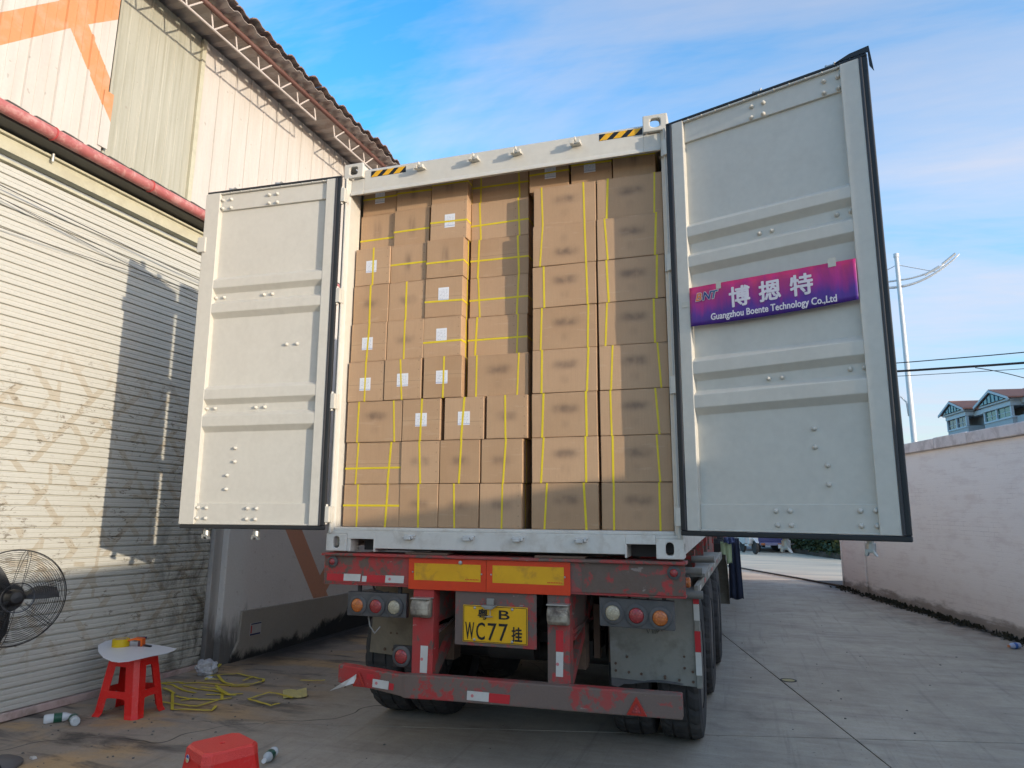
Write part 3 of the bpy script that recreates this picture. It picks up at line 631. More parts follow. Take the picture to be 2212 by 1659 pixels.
# sill with fork pockets
sl = MB().box(-0.842, 0.872, 0.008, 0.12, 0.022, 0.140)
sl.box(-1.057, -0.842, 0.008, 0.12, 0.084, 0.140).box(0.872, 1.057, 0.008, 0.12, 0.084, 0.140)
sl.box(-1.057, -1.03, 0.010, 0.12, 0.0, 0.084).box(-0.850, -0.838, 0.004, 0.2, 0.0, 0.088).box(0.868, 0.880, 0.004, 0.2, 0.0, 0.088)
sl.build('door_sill', WHITE2, ct, bevel=0.004)
MB().prism([(0.020, 0.1405), (0.020, 0.158), (0.034, 0.163), (0.16, 0.163), (0.16, 0.1405)], -1.168, 1.168, 'x').build('threshold', WHITE2, ct, bevel=0.003)
for a_, b_ in ((-1.219, -1.057), (1.057, 1.219)): MB().box(a_, b_, 0.014, 0.16, 0.1185, 0.140).build('sill_end', WHITE2, ct, bevel=0.003)
MB().box(-1.03, 1.056, 0.205, 0.215, 0.0, 0.13).build('underside_plate', DARKIN, ct)
# lock keepers on header and sill
def keeper(x, z, up, mat):
    mb = MB().box(x - 0.036, x + 0.036, -0.004, 0.031, z - 0.007, z + 0.007) if up else MB().box(x - 0.040, x + 0.040, -0.006, 0.009, z + 0.006, z + 0.017)
    if up:
        mb.box(x - 0.036, x - 0.010, -0.036, -0.003, z - 0.016, z + 0.012).box(x + 0.012, x + 0.036, -0.036, -0.003, z - 0.016, z + 0.012)
        mb.box(x - 0.006, x + 0.004, -0.034, 0.0, z + 0.010, z + 0.036)
    else:
        mb.box(x - 0.030, x + 0.016, -0.032, 0.009, z - 0.016, z + 0.008).box(x + 0.018, x + 0.034, -0.024, 0.009, z - 0.010, z + 0.008).box(x - 0.044, x - 0.032, -0.018, 0.009, z - 0.004, z + 0.006)
    return mb.build('lock_keeper', mat, ct, bevel=0.003)
for x in (-0.578, -0.149, 0.171, 0.599): keeper(x, 2.775, True, WHITE)
for x in (-0.575, -0.15, 0.19, 0.60): keeper(x, 0.103, False, M('chipped_keeper', (0.62, 0.62, 0.59), (0.36, 0.33, 0.30), rough=0.5, scale=30))
# yellow and black warning stickers
BLACKP = M('black_print', (0.012, 0.012, 0.014), rough=0.45, bmp=0); HAZ = M('hazard_yellow', (0.80, 0.42, 0.015), (0.74, 0.38, 0.015), rough=0.45, bmp=0)
def hazard(x0, x1, z0, z1):
    s_ = MB().box(x0, x1, 0.0285, 0.0298, z0, z1).build('warning_sticker', BLACKP, ct)
    h = z1 - z0; st = (x1 - x0) / 3.1; x = x0 + 0.012 - h * 0.25
    mb = MB()
    for i in range(3):
        a = x + i * st; w = st * 0.55; q = [(max(x0, a), z0 + 0.001), (min(x1, a + w), z0 + 0.001), (min(x1, a + w + h * 1.0), z1 - 0.001), (min(x1, a + h * 1.0), z1 - 0.001)]
        mb.prism(q, 0.0272, 0.0284, 'y')
    mb.build('stripes', HAZ, s_)
hazard(-1.0, -0.708, 2.776, 2.824); hazard(0.757, 1.050, 2.781, 2.829)
# side walls, roof, front, floor
def corr(x, sx):
    pr = []; y = 0.22
    while y < LEN - 0.2:
        pr += [(x, y), (x, y + 0.072), (x - sx * 0.036, y + 0.14), (x - sx * 0.036, y + 0.21)]; y += 0.278
    pr.append((x, LEN - 0.05))
    return pr
for sx in (-1, 1):
    MB().sheet(corr(sx * 1.213, sx), 0.15, 2.80, 'z').build('side_wall', WHITE, ct)
    MB().box(min(sx * 1.15, sx * W2), max(sx * 1.15, sx * W2), 0.18, LEN - 0.18, 0.02, 0.165).build('bottom_rail', WHITE2, ct, bevel=0.004)
    MB().box(min(sx * 1.16, sx * W2), max(sx * 1.16, sx * W2), 0.18, LEN - 0.18, 2.80, 2.87).build('top_rail', WHITE, ct, bevel=0.004)
    MB().box(min(sx * 1.06, sx * W2), max(sx * 1.06, sx * W2), LEN - 0.18, LEN, 0, H).build('front_post', WHITE, ct, bevel=0.005)
rp = []; y = 0.14
while y < LEN - 0.2: rp += [(y, 2.862), (y + 0.09, 2.862), (y + 0.11, 2.875), (y + 0.19, 2.875)]; y += 0.209
MB().sheet(rp, -1.16, 1.16, 'x').build('roof', WHITE, ct)
MB().box(-1.16, 1.16, LEN - 0.06, LEN - 0.02, 0.02, 2.86).build('front_wall', WHITE, ct)
MB().box(-1.15, 1.15, 0.161, LEN - 0.1, 0.135, 0.1625).build('floor', PLY, ct)
for i in range(20): MB().box(-1.14, 1.14, 0.5 + i * 0.59, 0.56 + i * 0.59, 0.03, 0.134).build('cross_member', M('cross_red', (0.16, 0.05, 0.04)), ct)

# --- doors. u runs outwards from the hinge, v up, the inside face looks along -y
def door(m, loc, rotz, label):
    def X(a, b): return (min(m * a, m * b), max(m * a, m * b))
    U0, U1, V0, V1 = 0.028, 1.145, 0.172, 2.765
    mb = MB()
    # corrugated sheet, swung from the measured rib lines
    P = 0.040; prof = [(P, V1 - 0.14), (P, 2.065), (0.003, 2.035), (0.003, 1.972), (P, 1.932), (P, 1.870), (0.003, 1.842), (0.003, 1.774), (P, 1.732), (P, 1.205), (0.003, 1.172), (0.003, 1.098), (P, 1.058), (P, 0.998), (0.003, 0.968), (0.003, 0.892), (P, 0.850), (P, V0 + 0.14)]
    xa, xb = X(0.10, 1.05)
    mb.sheet(prof, xa, xb, 'x')
    mb.sheet([(y + 0.004, z) for y, z in prof], xa, xb, 'x')
    a, b = X(U0, 0.104); mb.box(a, b, 0, 0.044, V0, V1)
    a, b = X(1.046, U1 if m > 0 else 1.176); mb.box(a, b, 0, 0.044, V0, V1)
    a, b = X(0.104, 1.046); mb.box(a, b, 0.024, 0.044, 2.618, V1).box(a, b, 0.006, 0.024, V1 - 0.012, V1).box(a, b, 0.024, 0.044, V0, 0.326).box(a, b, 0.010, 0.024, V0, V0 + 0.01)
    d = mb.build('door', WHITE, ct, bevel=0.004); d.location = loc; d.rotation_euler = (0, 0, rotz); d['label'] = label
    # rubber gasket round the leaf
    g = MB()
    a, b = X(-0.016, 1.186 if m > 0 else 1.170); g.box(a, b, 0.006, 0.030, 0.142, V0 - 0.001).box(a, b, 0.006, 0.030, V1 + 0.001, 2.785)
    a, b = X(-0.016, U0 - 0.001); g.box(a, b, 0.006, 0.030, V0 - 0.001, V1 + 0.001)
    a, b = X(U1 + 0.001, 1.186)
    if m > 0: g.box(a, b, 0.006, 0.030, V0 - 0.001, V1 + 0.001)
    g.build('gasket', RUBBER, d, bevel=0.006)
    g2 = MB(); a, b = X(U1 + 0.001, U1 + 0.016); (g2.box(a, b, -0.004, 0.012, V0, V1) if m > 0 else 0); a, b = X(U0 - 0.014, U0 - 0.001); g2.box(a, b, -0.004, 0.010, V0, V1)
    g2.build('gasket_lip', M('grey_rubber', (0.05, 0.05, 0.055), rough=0.4), d, bevel=0.004)
    # domed bolts
    bl = [(0.541, 2.706), (0.613, 2.706), (0.956, 2.707), (1.03, 2.706), (0.537, 2.635), (0.608, 2.635), (0.953, 2.636), (1.029, 2.637)]
    bl += [(0.539, 0.288), (0.614, 0.289), (0.962, 0.291), (1.033, 0.293), (0.544, 0.212), (0.616, 0.213), (0.961, 0.216), (1.034, 0.217)]
    b2 = [(0.537, 1.898), (0.610, 1.898), (0.963, 1.902), (1.036, 1.902), (0.539, 1.028), (0.614, 1.027), (0.966, 1.031), (1.036, 1.031), (0.763, 0.728), (0.761, 0.628), (0.817, 0.528), (0.817, 0.427)]
    if m < 0: b2 += [(0.387, 1.495), (0.299, 1.495)]
    for (lst, y) in ((bl, 0.024), (b2, 0.040)):
        me = MB().lathe([(0.014, 0.0), (0.014, -0.004), (0.0115, -0.006), (0.0105, -0.015), (0.006, -0.020), (0.0, -0.021)], 12, axis='y').mesh('bolt', WHITE)
        me.polygons.foreach_set('use_smooth', [True] * len(me.polygons))
        for u, v in lst: obj_from('bolt', me, d, (m * u, y, v))
    rv = MB().lathe([(0.006, 0.0), (0.005, -0.004), (0.0, -0.005)], 8, axis='y').mesh('rivet', WHITE)
    for i in range(11): obj_from('rivet', rv, d, (m * (0.14 + i * 0.09), 0.0065, V1 - 0.022 if 0 else V1 - 0.006))
    # locking bars on the far face with their cams
    for u in (0.565, 0.985):
        r_ = MB().cyl((m * u, 0.075, 0.12), (m * u, 0.075, 2.81), 0.017, 10).build('lock_rod', ZINC, d, smooth='auto')
        for z0, s_ in ((0.10, -1), (2.79, 1)):
            mb = MB().cyl((m * u, 0.075, z0 - 0.02), (m * u, 0.075, z0 + 0.03), 0.024, 10)
            mb.prism([(m * u - 0.024, z0), (m * u + 0.016, z0 - 0.003), (m * u + 0.034, z0 + s_ * 0.036), (m * u + 0.022, z0 + s_ * 0.034), (m * u + 0.008, z0 + s_ * 0.014), (m * u - 0.006, z0 + s_ * 0.016), (m * u - 0.014, z0 + s_ * 0.036), (m * u - 0.026, z0 + s_ * 0.03)], 0.05, 0.085, 'y')
            mb.build('cam', ZINC, d, bevel=0.003)
        for z0 in (0.55, 1.45, 2.3): MB().box(m * u - 0.05, m * u + 0.05, 0.045, 0.10, z0 - 0.035, z0 + 0.035).build('rod_bracket', WHITE, d, bevel=0.004)
        MB().tube([(m * u, 0.10, 1.2), (m * (u - 0.12), 0.12, 1.2), (m * (u - 0.34), 0.11, 1.17)], 0.012, 6).build('handle', ZINC, d)
    # hinges
    for z0 in (0.25, 1.05, 1.84, 2.63):
        mb = MB().box(*X(-0.040, 0.05), 0.046, 0.062, z0 - 0.055, z0 + 0.055)
        mb.cyl((m * -0.012, 0.030, z0 - 0.07), (m * -0.012, 0.030, z0 + 0.07), 0.013, 10)
        mb.box(*X(-0.045, -0.010), 0.010, 0.046, z0 - 0.055, z0 + 0.055)
        mb.build('hinge', WHITE, d, bevel=0.003)
    return d
RD_LOC = (1.222, -0.060, 0.0)
dr = door(1, RD_LOC, R(-20), 'right door leaf carrying the pink and purple banner')
dl = door(-1, (-1.222, -0.060, 0.0), R(3), 'left door leaf lit by low sun')
MB().box(-1.215, -1.14, -0.012, 0.030, 2.275, 2.40).build('door_stop', WHITE, dl, bevel=0.006)
MB().prism([(1.02, 2.786), (1.192, 2.786), (1.195, 2.70), (1.215, 2.66), (1.20, 2.82), (1.10, 2.812)], 0.004, 0.012, 'y').build('gasket_flap', RUBBER, dr)
for sx in (-1, 1):
    for z0 in (0.25, 1.05, 1.84, 2.63): MB().box(min(sx * 1.172, sx * 1.214), max(sx * 1.172, sx * 1.214), -0.022, 0.012, z0 - 0.055, z0 + 0.055).build('hinge_lug', WHITE, ct, bevel=0.003)
MB().cyl((-1.186, -0.004, 0.125), (-1.186, -0.004, 2.775), 0.011, 8).build('hinge_rod', WHITE, ct, smooth='auto')
MB().cyl((1.198, -0.010, 0.125), (1.198, -0.010, 2.775), 0.010, 8).build('hinge_rod', WHITE, ct, smooth='auto')

# --- banner on the right door: a thing of its own, hung on the sheet
dmx = Matrix.Translation(Vector((0, 0, CZ)) + Vector(RD_LOC)) @ Matrix.Rotation(R(-20), 4, 'Z')
def mat_banner():
    m, nt, p = new_mat('printed_banner'); v = objco(nt, False); x, y, z = xyz(nt, v)
    nw = noise(nt, vmap(nt, v, sc=(7.0, 1, 0.9)), 3.0, 4, 0.6)
    t = ma(nt, 'ADD', ma(nt, 'DIVIDE', z, 0.225), ma(nt, 'MULTIPLY_ADD', nw, 0.75, -0.37))
    c = ramp(nt, t, [(0.0, (0.060, 0.020, 0.22)), (0.30, (0.105, 0.018, 0.25)), (0.58, (0.35, 0.015, 0.21)), (0.9, (0.50, 0.022, 0.16)), (1.0, (0.56, 0.03, 0.13))])
    setp(nt, p, base=c, rough=0.38, spec=0.5, normal=bump(nt, noise(nt, vmap(nt, v, sc=(2.5, 1, 1)), 9, 3), 0.25, 0.01)); return m
bn = thing('banner', 'pink and purple printed company banner on the right container door', 'banner')
bn.matrix_world = dmx @ Matrix.Translation((0.108, -0.0035, 1.390))
BW, BH = 0.937, 0.228
g = MB(); nx, nz = 60, 8
def bwave(a, b): return -0.004 - 0.0016 * math.sin(a * 23 + b * 2) * (1 - b) - 0.0012 * math.sin(a * 51 + 1.3) * (0.3 + 0.7 * b) - 0.004 * max(0, a - 0.9) * 10 * (1 - b)
def bpt(a, b): return (a * BW, bwave(a, b), b * BH - 0.010 * math.sin(a * math.pi) * (1 - b) - 0.012 * a * 0 + 0.016 * (1 - a) * b)
vsb = [bpt(i / nx, j / nz) for j in range(nz + 1) for i in range(nx + 1)]
g.add(vsb, [(j * (nx + 1) + i, j * (nx + 1) + i + 1, (j + 1) * (nx + 1) + i + 1, (j + 1) * (nx + 1) + i) for j in range(nz) for i in range(nx)])
bo = g.build('banner_cloth', mat_banner(), bn, smooth=True)
sm = bo.modifiers.new('thick', 'SOLIDIFY'); sm.thickness = 0.0012; sm.offset = 1
LETW = M('print_white', (0.80, 0.74, 0.78), rough=0.45, bmp=0); TX = (R(90), 0, 0); yt = -0.0088
for ch, x in (('博', 0.243), ('摁', 0.418), ('特', 0.591)):
    text_mesh(ch, 0.128, LETW, 'lettering', bn, (x, yt, 0.088), TX, fat=0.0032)
text_mesh('Guangzhou Boente Technology Co.,Ltd', 0.0565, LETW, 'lettering', bn, (0.130, yt, 0.020), (R(90), R(0.9), 0), fat=0.0010, width=0.70)
for mat_, off, dy in ((M('logo_outline', (0.70, 0.60, 0.62), rough=0.45, bmp=0), 0.0042, 0.0), (None, 0.0008, -0.0015)):
    for ch, x, col in (('B', 0.036, (0.80, 0.22, 0.06)), ('N', 0.079, (0.035, 0.06, 0.22)), ('T', 0.128, (0.03, 0.13, 0.26))):
        mm = mat_ or M('logo_' + ch, col, rough=0.45, bmp=0)
        text_mesh(ch, 0.068, mm, 'logo', bn, (x, yt + dy, 0.152), TX, shear=0.25, bold=off)
TAPEC = M('clear_tape', (0.62, 0.58, 0.48), rough=0.25, bmp=0)
for x, z, w, h in ((-0.055, 0.128, 0.07, 0.035), (0.17, 0.205, 0.03, 0.05), (0.80, 0.205, 0.04, 0.05)):
    MB().box(x, x + w, -0.0010 if x < 0 else -0.0092, 0.0005 if x < 0 else -0.0084, z, z + h).build('sticky_tape', TAPEC, bn)

# ------------------------------------------------------------------ cartons
def mat_carton(name, prints):
    m, nt, p = new_mat(name); tc = nd(nt, 'ShaderNodeTexCoord').outputs['Object']; v = objco(nt)
    rn = nd(nt, 'ShaderNodeObjectInfo').outputs['Random']; x, y, z = xyz(nt, tc)
    n1 = noise(nt, v, 3.0, 5); fl = noise(nt, vmap(nt, v, sc=(30, 30, 1.0)), 6, 3); nf = noise(nt, v, 90, 3)
    c = mix(nt, rn, (0.42, 0.262, 0.146), (0.495, 0.322, 0.192))
    c = mix(nt, ma(nt, 'MULTIPLY', ramp(nt, n1, [(0.4, 0), (0.7, 1)]), 0.35), c, (0.53, 0.36, 0.22))
    c = mix(nt, ma(nt, 'MULTIPLY', ramp(nt, fl, [(0.45, 0), (0.75, 1)]), 0.16), c, (0.29, 0.18, 0.105))
    sc = ramp(nt, noise(nt, vmap(nt, v, rot=(0.4, 0.7, 0.2), sc=(1, 1, 7)), 5, 4, 0.6), [(0.63, 0), (0.67, 1)])
    c = mix(nt, ma(nt, 'MULTIPLY', sc, 0.16), c, (0.60, 0.45, 0.32))
    front = ma(nt, 'LESS_THAN', y, 0.004)
    for (px, pz, sx_, sz_, a) in prints:
        dx = ma(nt, 'DIVIDE', ma(nt, 'SUBTRACT', x, px), sx_); dz = ma(nt, 'DIVIDE', ma(nt, 'SUBTRACT', z, pz), sz_)
        r2 = ma(nt, 'ADD', ma(nt, 'POWER', ma(nt, 'ABSOLUTE', dx), 3.4), ma(nt, 'POWER', ma(nt, 'ABSOLUTE', dz), 2.4))
        f = ma(nt, 'EXPONENT', ma(nt, 'MULTIPLY', r2, -1.0))
        # uneven ink, as of smeared lettering
        lt = noise(nt, vmap(nt, v, sc=(1 / sx_, 1, 0.35 / sz_)), 1.25, 2, 0.4)
        f = ma(nt, 'MULTIPLY', ma(nt, 'MULTIPLY', f, front), ma(nt, 'MULTIPLY', ramp(nt, lt, [(0.30, 0.35), (0.60, 1.0)]), a))
        c = mix(nt, f, c, (0.045, 0.035, 0.04))
    if name in ('carton_plain', 'carton_print_end', 'carton_print_turned'):
        # row of pressed staple dents down the right-hand edge
        dzz = ma(nt, 'SUBTRACT', ma(nt, 'FRACT', ma(nt, 'ADD', ma(nt, 'DIVIDE', z, 0.066), 0.5)), 0.5)
        rr = ma(nt, 'SQRT', ma(nt, 'ADD', ma(nt, 'POWER', ma(nt, 'SUBTRACT', x, 0.124), 2.0), ma(nt, 'POWER', ma(nt, 'MULTIPLY', dzz, 0.066), 2.0)))
        dn_ = ma(nt, 'MULTIPLY', smooth(nt, rr, 0.0062, 0.004), ma(nt, 'MULTIPLY', front, ma(nt, 'GREATER_THAN', rn, 0.35)))
        c = mix(nt, ma(nt, 'MULTIPLY', dn_, 0.45), c, (0.24, 0.14, 0.08))
    else: dn_ = 0.0
    if name == 'carton_plain':
        # clear tape over the flap seam
        tpz = ma(nt, 'ADD', z, ma(nt, 'MULTIPLY_ADD', rn, 0.05, 0.0))
        c = mix(nt, ma(nt, 'MULTIPLY', smooth(nt, ma(nt, 'ABSOLUTE', ma(nt, 'ADD', tpz, -0.02)), 0.0022, 0.0008), 0.6), c, (0.13, 0.075, 0.04))
        c = mix(nt, ma(nt, 'MULTIPLY', ma(nt, 'LESS_THAN', ma(nt, 'ABSOLUTE', ma(nt, 'ADD', tpz, -0.02)), 0.026), 0.22), c, (0.52, 0.36, 0.22))
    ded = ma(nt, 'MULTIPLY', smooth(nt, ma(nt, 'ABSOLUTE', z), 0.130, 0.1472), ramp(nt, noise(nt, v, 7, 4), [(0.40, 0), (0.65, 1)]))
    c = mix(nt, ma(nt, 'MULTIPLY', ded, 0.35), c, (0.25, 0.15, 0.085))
    c = mix(nt, 0.15, c, mix(nt, nf, (0.4, 0.4, 0.4), (1.1, 1.1, 1.1)), 'MULTIPLY')
    setp(nt, p, base=c, rough=0.62, spec=0.3, normal=bump(nt, ma(nt, 'ADD', fl, nf), 0.12, 0.002)); return m
CM = {'plain': mat_carton('carton_plain', []),
      'wide': mat_carton('carton_print_wide', [(0.010, 0.040, 0.085, 0.031, 0.55), (0.006, -0.062, 0.030, 0.030, 0.13)]),
      'wideflip': mat_carton('carton_print_flipped', [(0.012, -0.055, 0.082, 0.031, 0.60), (0.0, 0.04, 0.03, 0.036, 0.16)]),
      'endh': mat_carton('carton_print_end', [(0.0, 0.005, 0.070, 0.032, 0.42)]),
      'endv': mat_carton('carton_print_turned', [(0.0, 0.01, 0.030, 0.070, 0.42)])}
STRAP = M('yellow_strapping', (0.74, 0.58, 0.020), (0.64, 0.47, 0.014), rough=0.38, scale=12, bmp=0.05)
def mat_label():
    m, nt, p = new_mat('paper_label'); v = objco(nt, False); x, y, z = xyz(nt, v)
    ln = ma(nt, 'LESS_THAN', ma(nt, 'FRACT', ma(nt, 'MULTIPLY', z, 95.0)), 0.30)
    tx = ramp(nt, noise(nt, vmap(nt, v, sc=(170, 1, 95)), 1.0, 1), [(0.48, 0), (0.52, 1)])
    ins = ma(nt, 'MULTIPLY', ma(nt, 'LESS_THAN', ma(nt, 'ABSOLUTE', x), 0.033), ma(nt, 'LESS_THAN', ma(nt, 'ABSOLUTE', z), 0.040))
    f = ma(nt, 'MULTIPLY', ma(nt, 'MULTIPLY', ln, tx), ma(nt, 'MULTIPLY', ins, 0.85))
    c = mix(nt, f, (0.72, 0.73, 0.76), (0.25, 0.26, 0.32))
    bar = ma(nt, 'LESS_THAN', ma(nt, 'ABSOLUTE', ma(nt, 'ADD', z, 0.039)), 0.0018); c = mix(nt, ma(nt, 'MULTIPLY', bar, 0.8), c, (0.08, 0.13, 0.35))
    setp(nt, p, base=c, rough=0.55); return m
LAB = mat_label()
BWd, BD, BHt = 0.444, 0.292, 0.2945
def carton_mesh(w, d, h, nm): return MB().box(-w / 2, w / 2, 0, d, -h / 2, h / 2).mesh(nm, CM['plain'])
ME_W = carton_mesh(BWd, BD, BHt, 'carton'); ME_S = carton_mesh(BD, BWd, BHt, 'carton')
def ring_v(w, d, h, x0, x1, sw=0.0135, e=0.0014):   # band round front/top/back/bottom
    mb = MB(); hw = sw / 2; H2 = h / 2 + e
    loop = [(-e, -H2, x0), (-e, H2, x1), (d + e, H2, x1), (d + e, -H2, x0)]
    vs = []
    for (y, z, x) in loop: vs += [(x - hw, y, z), (x + hw, y, z)]
    for (y, z, x) in loop:
        yy = y + 0.0011 if y < 0 else y - 0.0011; zz = z + 0.0011 if z < 0 else z - 0.0011
        vs += [(x - hw, yy, zz), (x + hw, yy, zz)]
    fs = []
    for i in range(4):
        j = (i + 1) % 4
        fs += [(2 * i, 2 * i + 1, 2 * j + 1, 2 * j), (8 + 2 * i, 8 + 2 * j, 8 + 2 * j + 1, 8 + 2 * i + 1), (2 * i, 2 * j, 8 + 2 * j, 8 + 2 * i), (2 * i + 1, 8 + 2 * i + 1, 8 + 2 * j + 1, 2 * j + 1)]
    return mb.add(vs, fs)
def ring_h(w, d, h, z0, z1, sw=0.0135, e=0.0016):
    mb = ring_v(h, d, w, z0, z1, sw, e)      # swap x and z
    mb.v = [(z, y, x) for x, y, z in mb.v]; return mb
def ring_side(w, d, h, y0, sw=0.0135, e=0.0018):
    mb = MB(); a, b = w / 2 + e, h / 2 + e
    loop = [(-a, -b), (a, -b), (a, b), (-a, b)]; vs = []
    for y in (y0 - sw / 2, y0 + sw / 2):
        vs += [(x, y, z) for x, z in loop]
    return mb.add(vs, [(i, (i + 1) % 4, 4 + (i + 1) % 4, 4 + i) for i in range(4)])
rows = [  # (kind, x centre, front y, print, vertical straps, horizontal straps, label)
 [('W', -.922, .085, 'plain', (-.11, .12), (.0,), 0), ('S', -.556, .08, 'endh', (0,), (), 0), ('S', -.260, .08, 'endh', (-.03,), (), 0), ('S', .040, .08, 'endh', (.012,), (), 0), ('W', .476, .08, 'wide', (-.125, .135), (), 0), ('W', .940, .08, 'wide', (-.145, .14), (), 0)],
 [('W', -.922, .09, 'plain', (-.13, .13), (-.035,), 0), ('S', -.553, .08, 'endh', (0,), (), 0), ('S', -.256, .08, 'endh', (0.005,), (), 0), ('S', .046, .085, 'endh', (.02,), (), 0), ('W', .480, .08, 'wide', (-.15, .14), (), 0), ('W', .940, .085, 'wide', (-.145, .14), (), 0)],
 [('W', -.925, .085, 'wide', (-.13, .16), (), 0), ('S', -.552, .08, 'plain', (0,), (), ('S', 0, 0)), ('S', -.231, .085, 'plain', (-.008,), (), ('S', 0, 0)), ('S', .080, .085, 'endh', (-.01,), (), 0), ('W', .476, .09, 'wide', (-.145, .15), (), 0), ('W', .938, .09, 'wide', (-.15, .145), (), 0)],
 [('S', -1.005, .085, 'plain', (-.005,), (), ('S', -.005, -.02)), ('S', -.706, .08, 'plain', (-.012,), (), ('S', 0, -.005)), ('S', -.396, .08, 'plain', (.008,), (), ('S', -.005, .0)), ('W', -.001, .12, 'wide', (-.155, .15), (), 0), ('W', .480, .09, 'wide', (-.155, .16), (), 0), ('W', .940, .09, 'wide', (-.14, .165), (), 0)],
 [('S', -1.004, .10, 'plain', (-.005,), (), ('S', -.01, -.01)), ('S', -.707, .10, 'endh', (-.005,), (), 0), ('S', -.414, .10, 'plain', (), (-.035,), ('T', -.005, .01)), ('W', -.028, .19, 'plain', (-.16, .15), (-.02,), 0), ('W', .480, .10, 'wide', (-.16, .165), (), 0), ('W', .937, .10, 'wide', (-.17, .145), (), 0)],
 [('S', -1.008, .115, 'endh', (-.005,), (), 0), ('S', -.712, .12, 'endh', (-.005,), (), 0), ('S', -.414, .11, 'plain', (), (-.03,), ('T', .0, .02)), ('W', -.024, .20, 'plain', (-.15, .145), (-.02,), 0), ('W', .481, .10, 'wide', (-.14, .16), (), 0), ('W', .937, .10, 'wide', (-.155, .17), (), 0)],
 [('S', -1.008, .12, 'plain', (.005,), (), ('S', -.01, .0)), ('S', -.713, .13, 'endv', (), (-.005,), 0), ('S', -.410, .11, 'endv', (), (-.03,), 0), ('W', -.024, .21, 'plain', (-.16, .145), (-.015,), 0), ('W', .484, .10, 'wideflip', (-.16, .15), (), 0), ('W', .938, .10, 'wide', (-.16, .17), (), 0)],
 [('S', -1.016, .19, 'endv', (), (-.055,), 0), ('S', -.714, .165, 'endv', (), (-.025,), 0), ('S', -.400, .14, 'plain', (), (-.005,), ('T', .01, .0)), ('W', -.028, .22, 'plain', (-.15, .15), (-.03,), 0), ('W', .485, .12, 'wide', (-.16, .14), (), 0), ('W', .938, .12, 'wide', (-.15, .17), (), 0)],
 [('S', -1.012, .20, 'plain', (), (-.005,), ('T', 0, 0)), ('S', -.713, .19, 'endv', (), (.0,), 0), ('S', -.408, .17, 'endv', (), (.015,), 0), ('W', -.040, .26, 'plain', (-.15, .15), (-.01,), 0), ('S', .360, .18, 'plain', (), (-.01,), ('T', .01, -.005)), ('S', .668, .18, 'plain', (), (.015,), ('T', -.01, .0)), ('S', .970, .17, 'endv', (), (.02,), 0)],
]
ordn = ['first', 'second', 'third', 'fourth', 'fifth', 'sixth', 'seventh']
rown = ['bottom row', 'second row up', 'third row up', 'fourth row up', 'middle row', 'fourth row down', 'third row down', 'second row down', 'top row']
rnd = random.Random(21)
for ri, row in enumerate(rows):
    zc = CZ + 0.1645 + 0.2975 * ri + BHt / 2
    for ci, (kd, x, y, pr, vstr, hstr, lab) in enumerate(row):
        w, d = (BWd, BD) if kd == 'W' else (BD, BWd)
        look = 'wide carton' if kd == 'W' else 'square-ended carton'
        if lab: look += ' with white paper label'
        elif pr == 'plain': look += ' with crossed yellow straps'
        elif pr == 'endv': look += ' with one level yellow strap'
        elif pr == 'wideflip': look += ' with low dark print'
        else: look += ' with dark print'
        me = ME_W if kd == 'W' else ME_S
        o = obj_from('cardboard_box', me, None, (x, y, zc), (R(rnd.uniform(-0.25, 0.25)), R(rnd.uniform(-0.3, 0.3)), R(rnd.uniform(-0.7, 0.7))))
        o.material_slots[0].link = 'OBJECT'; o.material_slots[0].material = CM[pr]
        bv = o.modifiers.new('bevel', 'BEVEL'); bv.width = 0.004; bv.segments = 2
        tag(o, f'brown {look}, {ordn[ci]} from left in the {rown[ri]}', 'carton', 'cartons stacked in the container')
        for xs in vstr:
            j = rnd.uniform(-0.010, 0.010); ring_v(w, d, BHt, xs - j, xs + j, 0.0135 * rnd.uniform(0.85, 1.12)).build('strap', STRAP, o)
        for zs in hstr:
            j = rnd.uniform(-0.004, 0.004); ring_h(w, d, BHt, zs - j, zs + j).build('strap', STRAP, o)
        if kd == 'S':
            for f in (0.2, 0.82): ring_side(w, d, BHt, d * f).build('strap', STRAP, o)
        if lab:
            lw, lh = (0.088, 0.094) if lab[0] == 'S' else (0.082, 0.104)
            l_ = MB().box(-lw / 2, lw / 2, -0.0007, 0.0, -lh / 2, lh / 2).build('paper_label', LAB, o, loc=(lab[1], -0.0004, lab[2]))
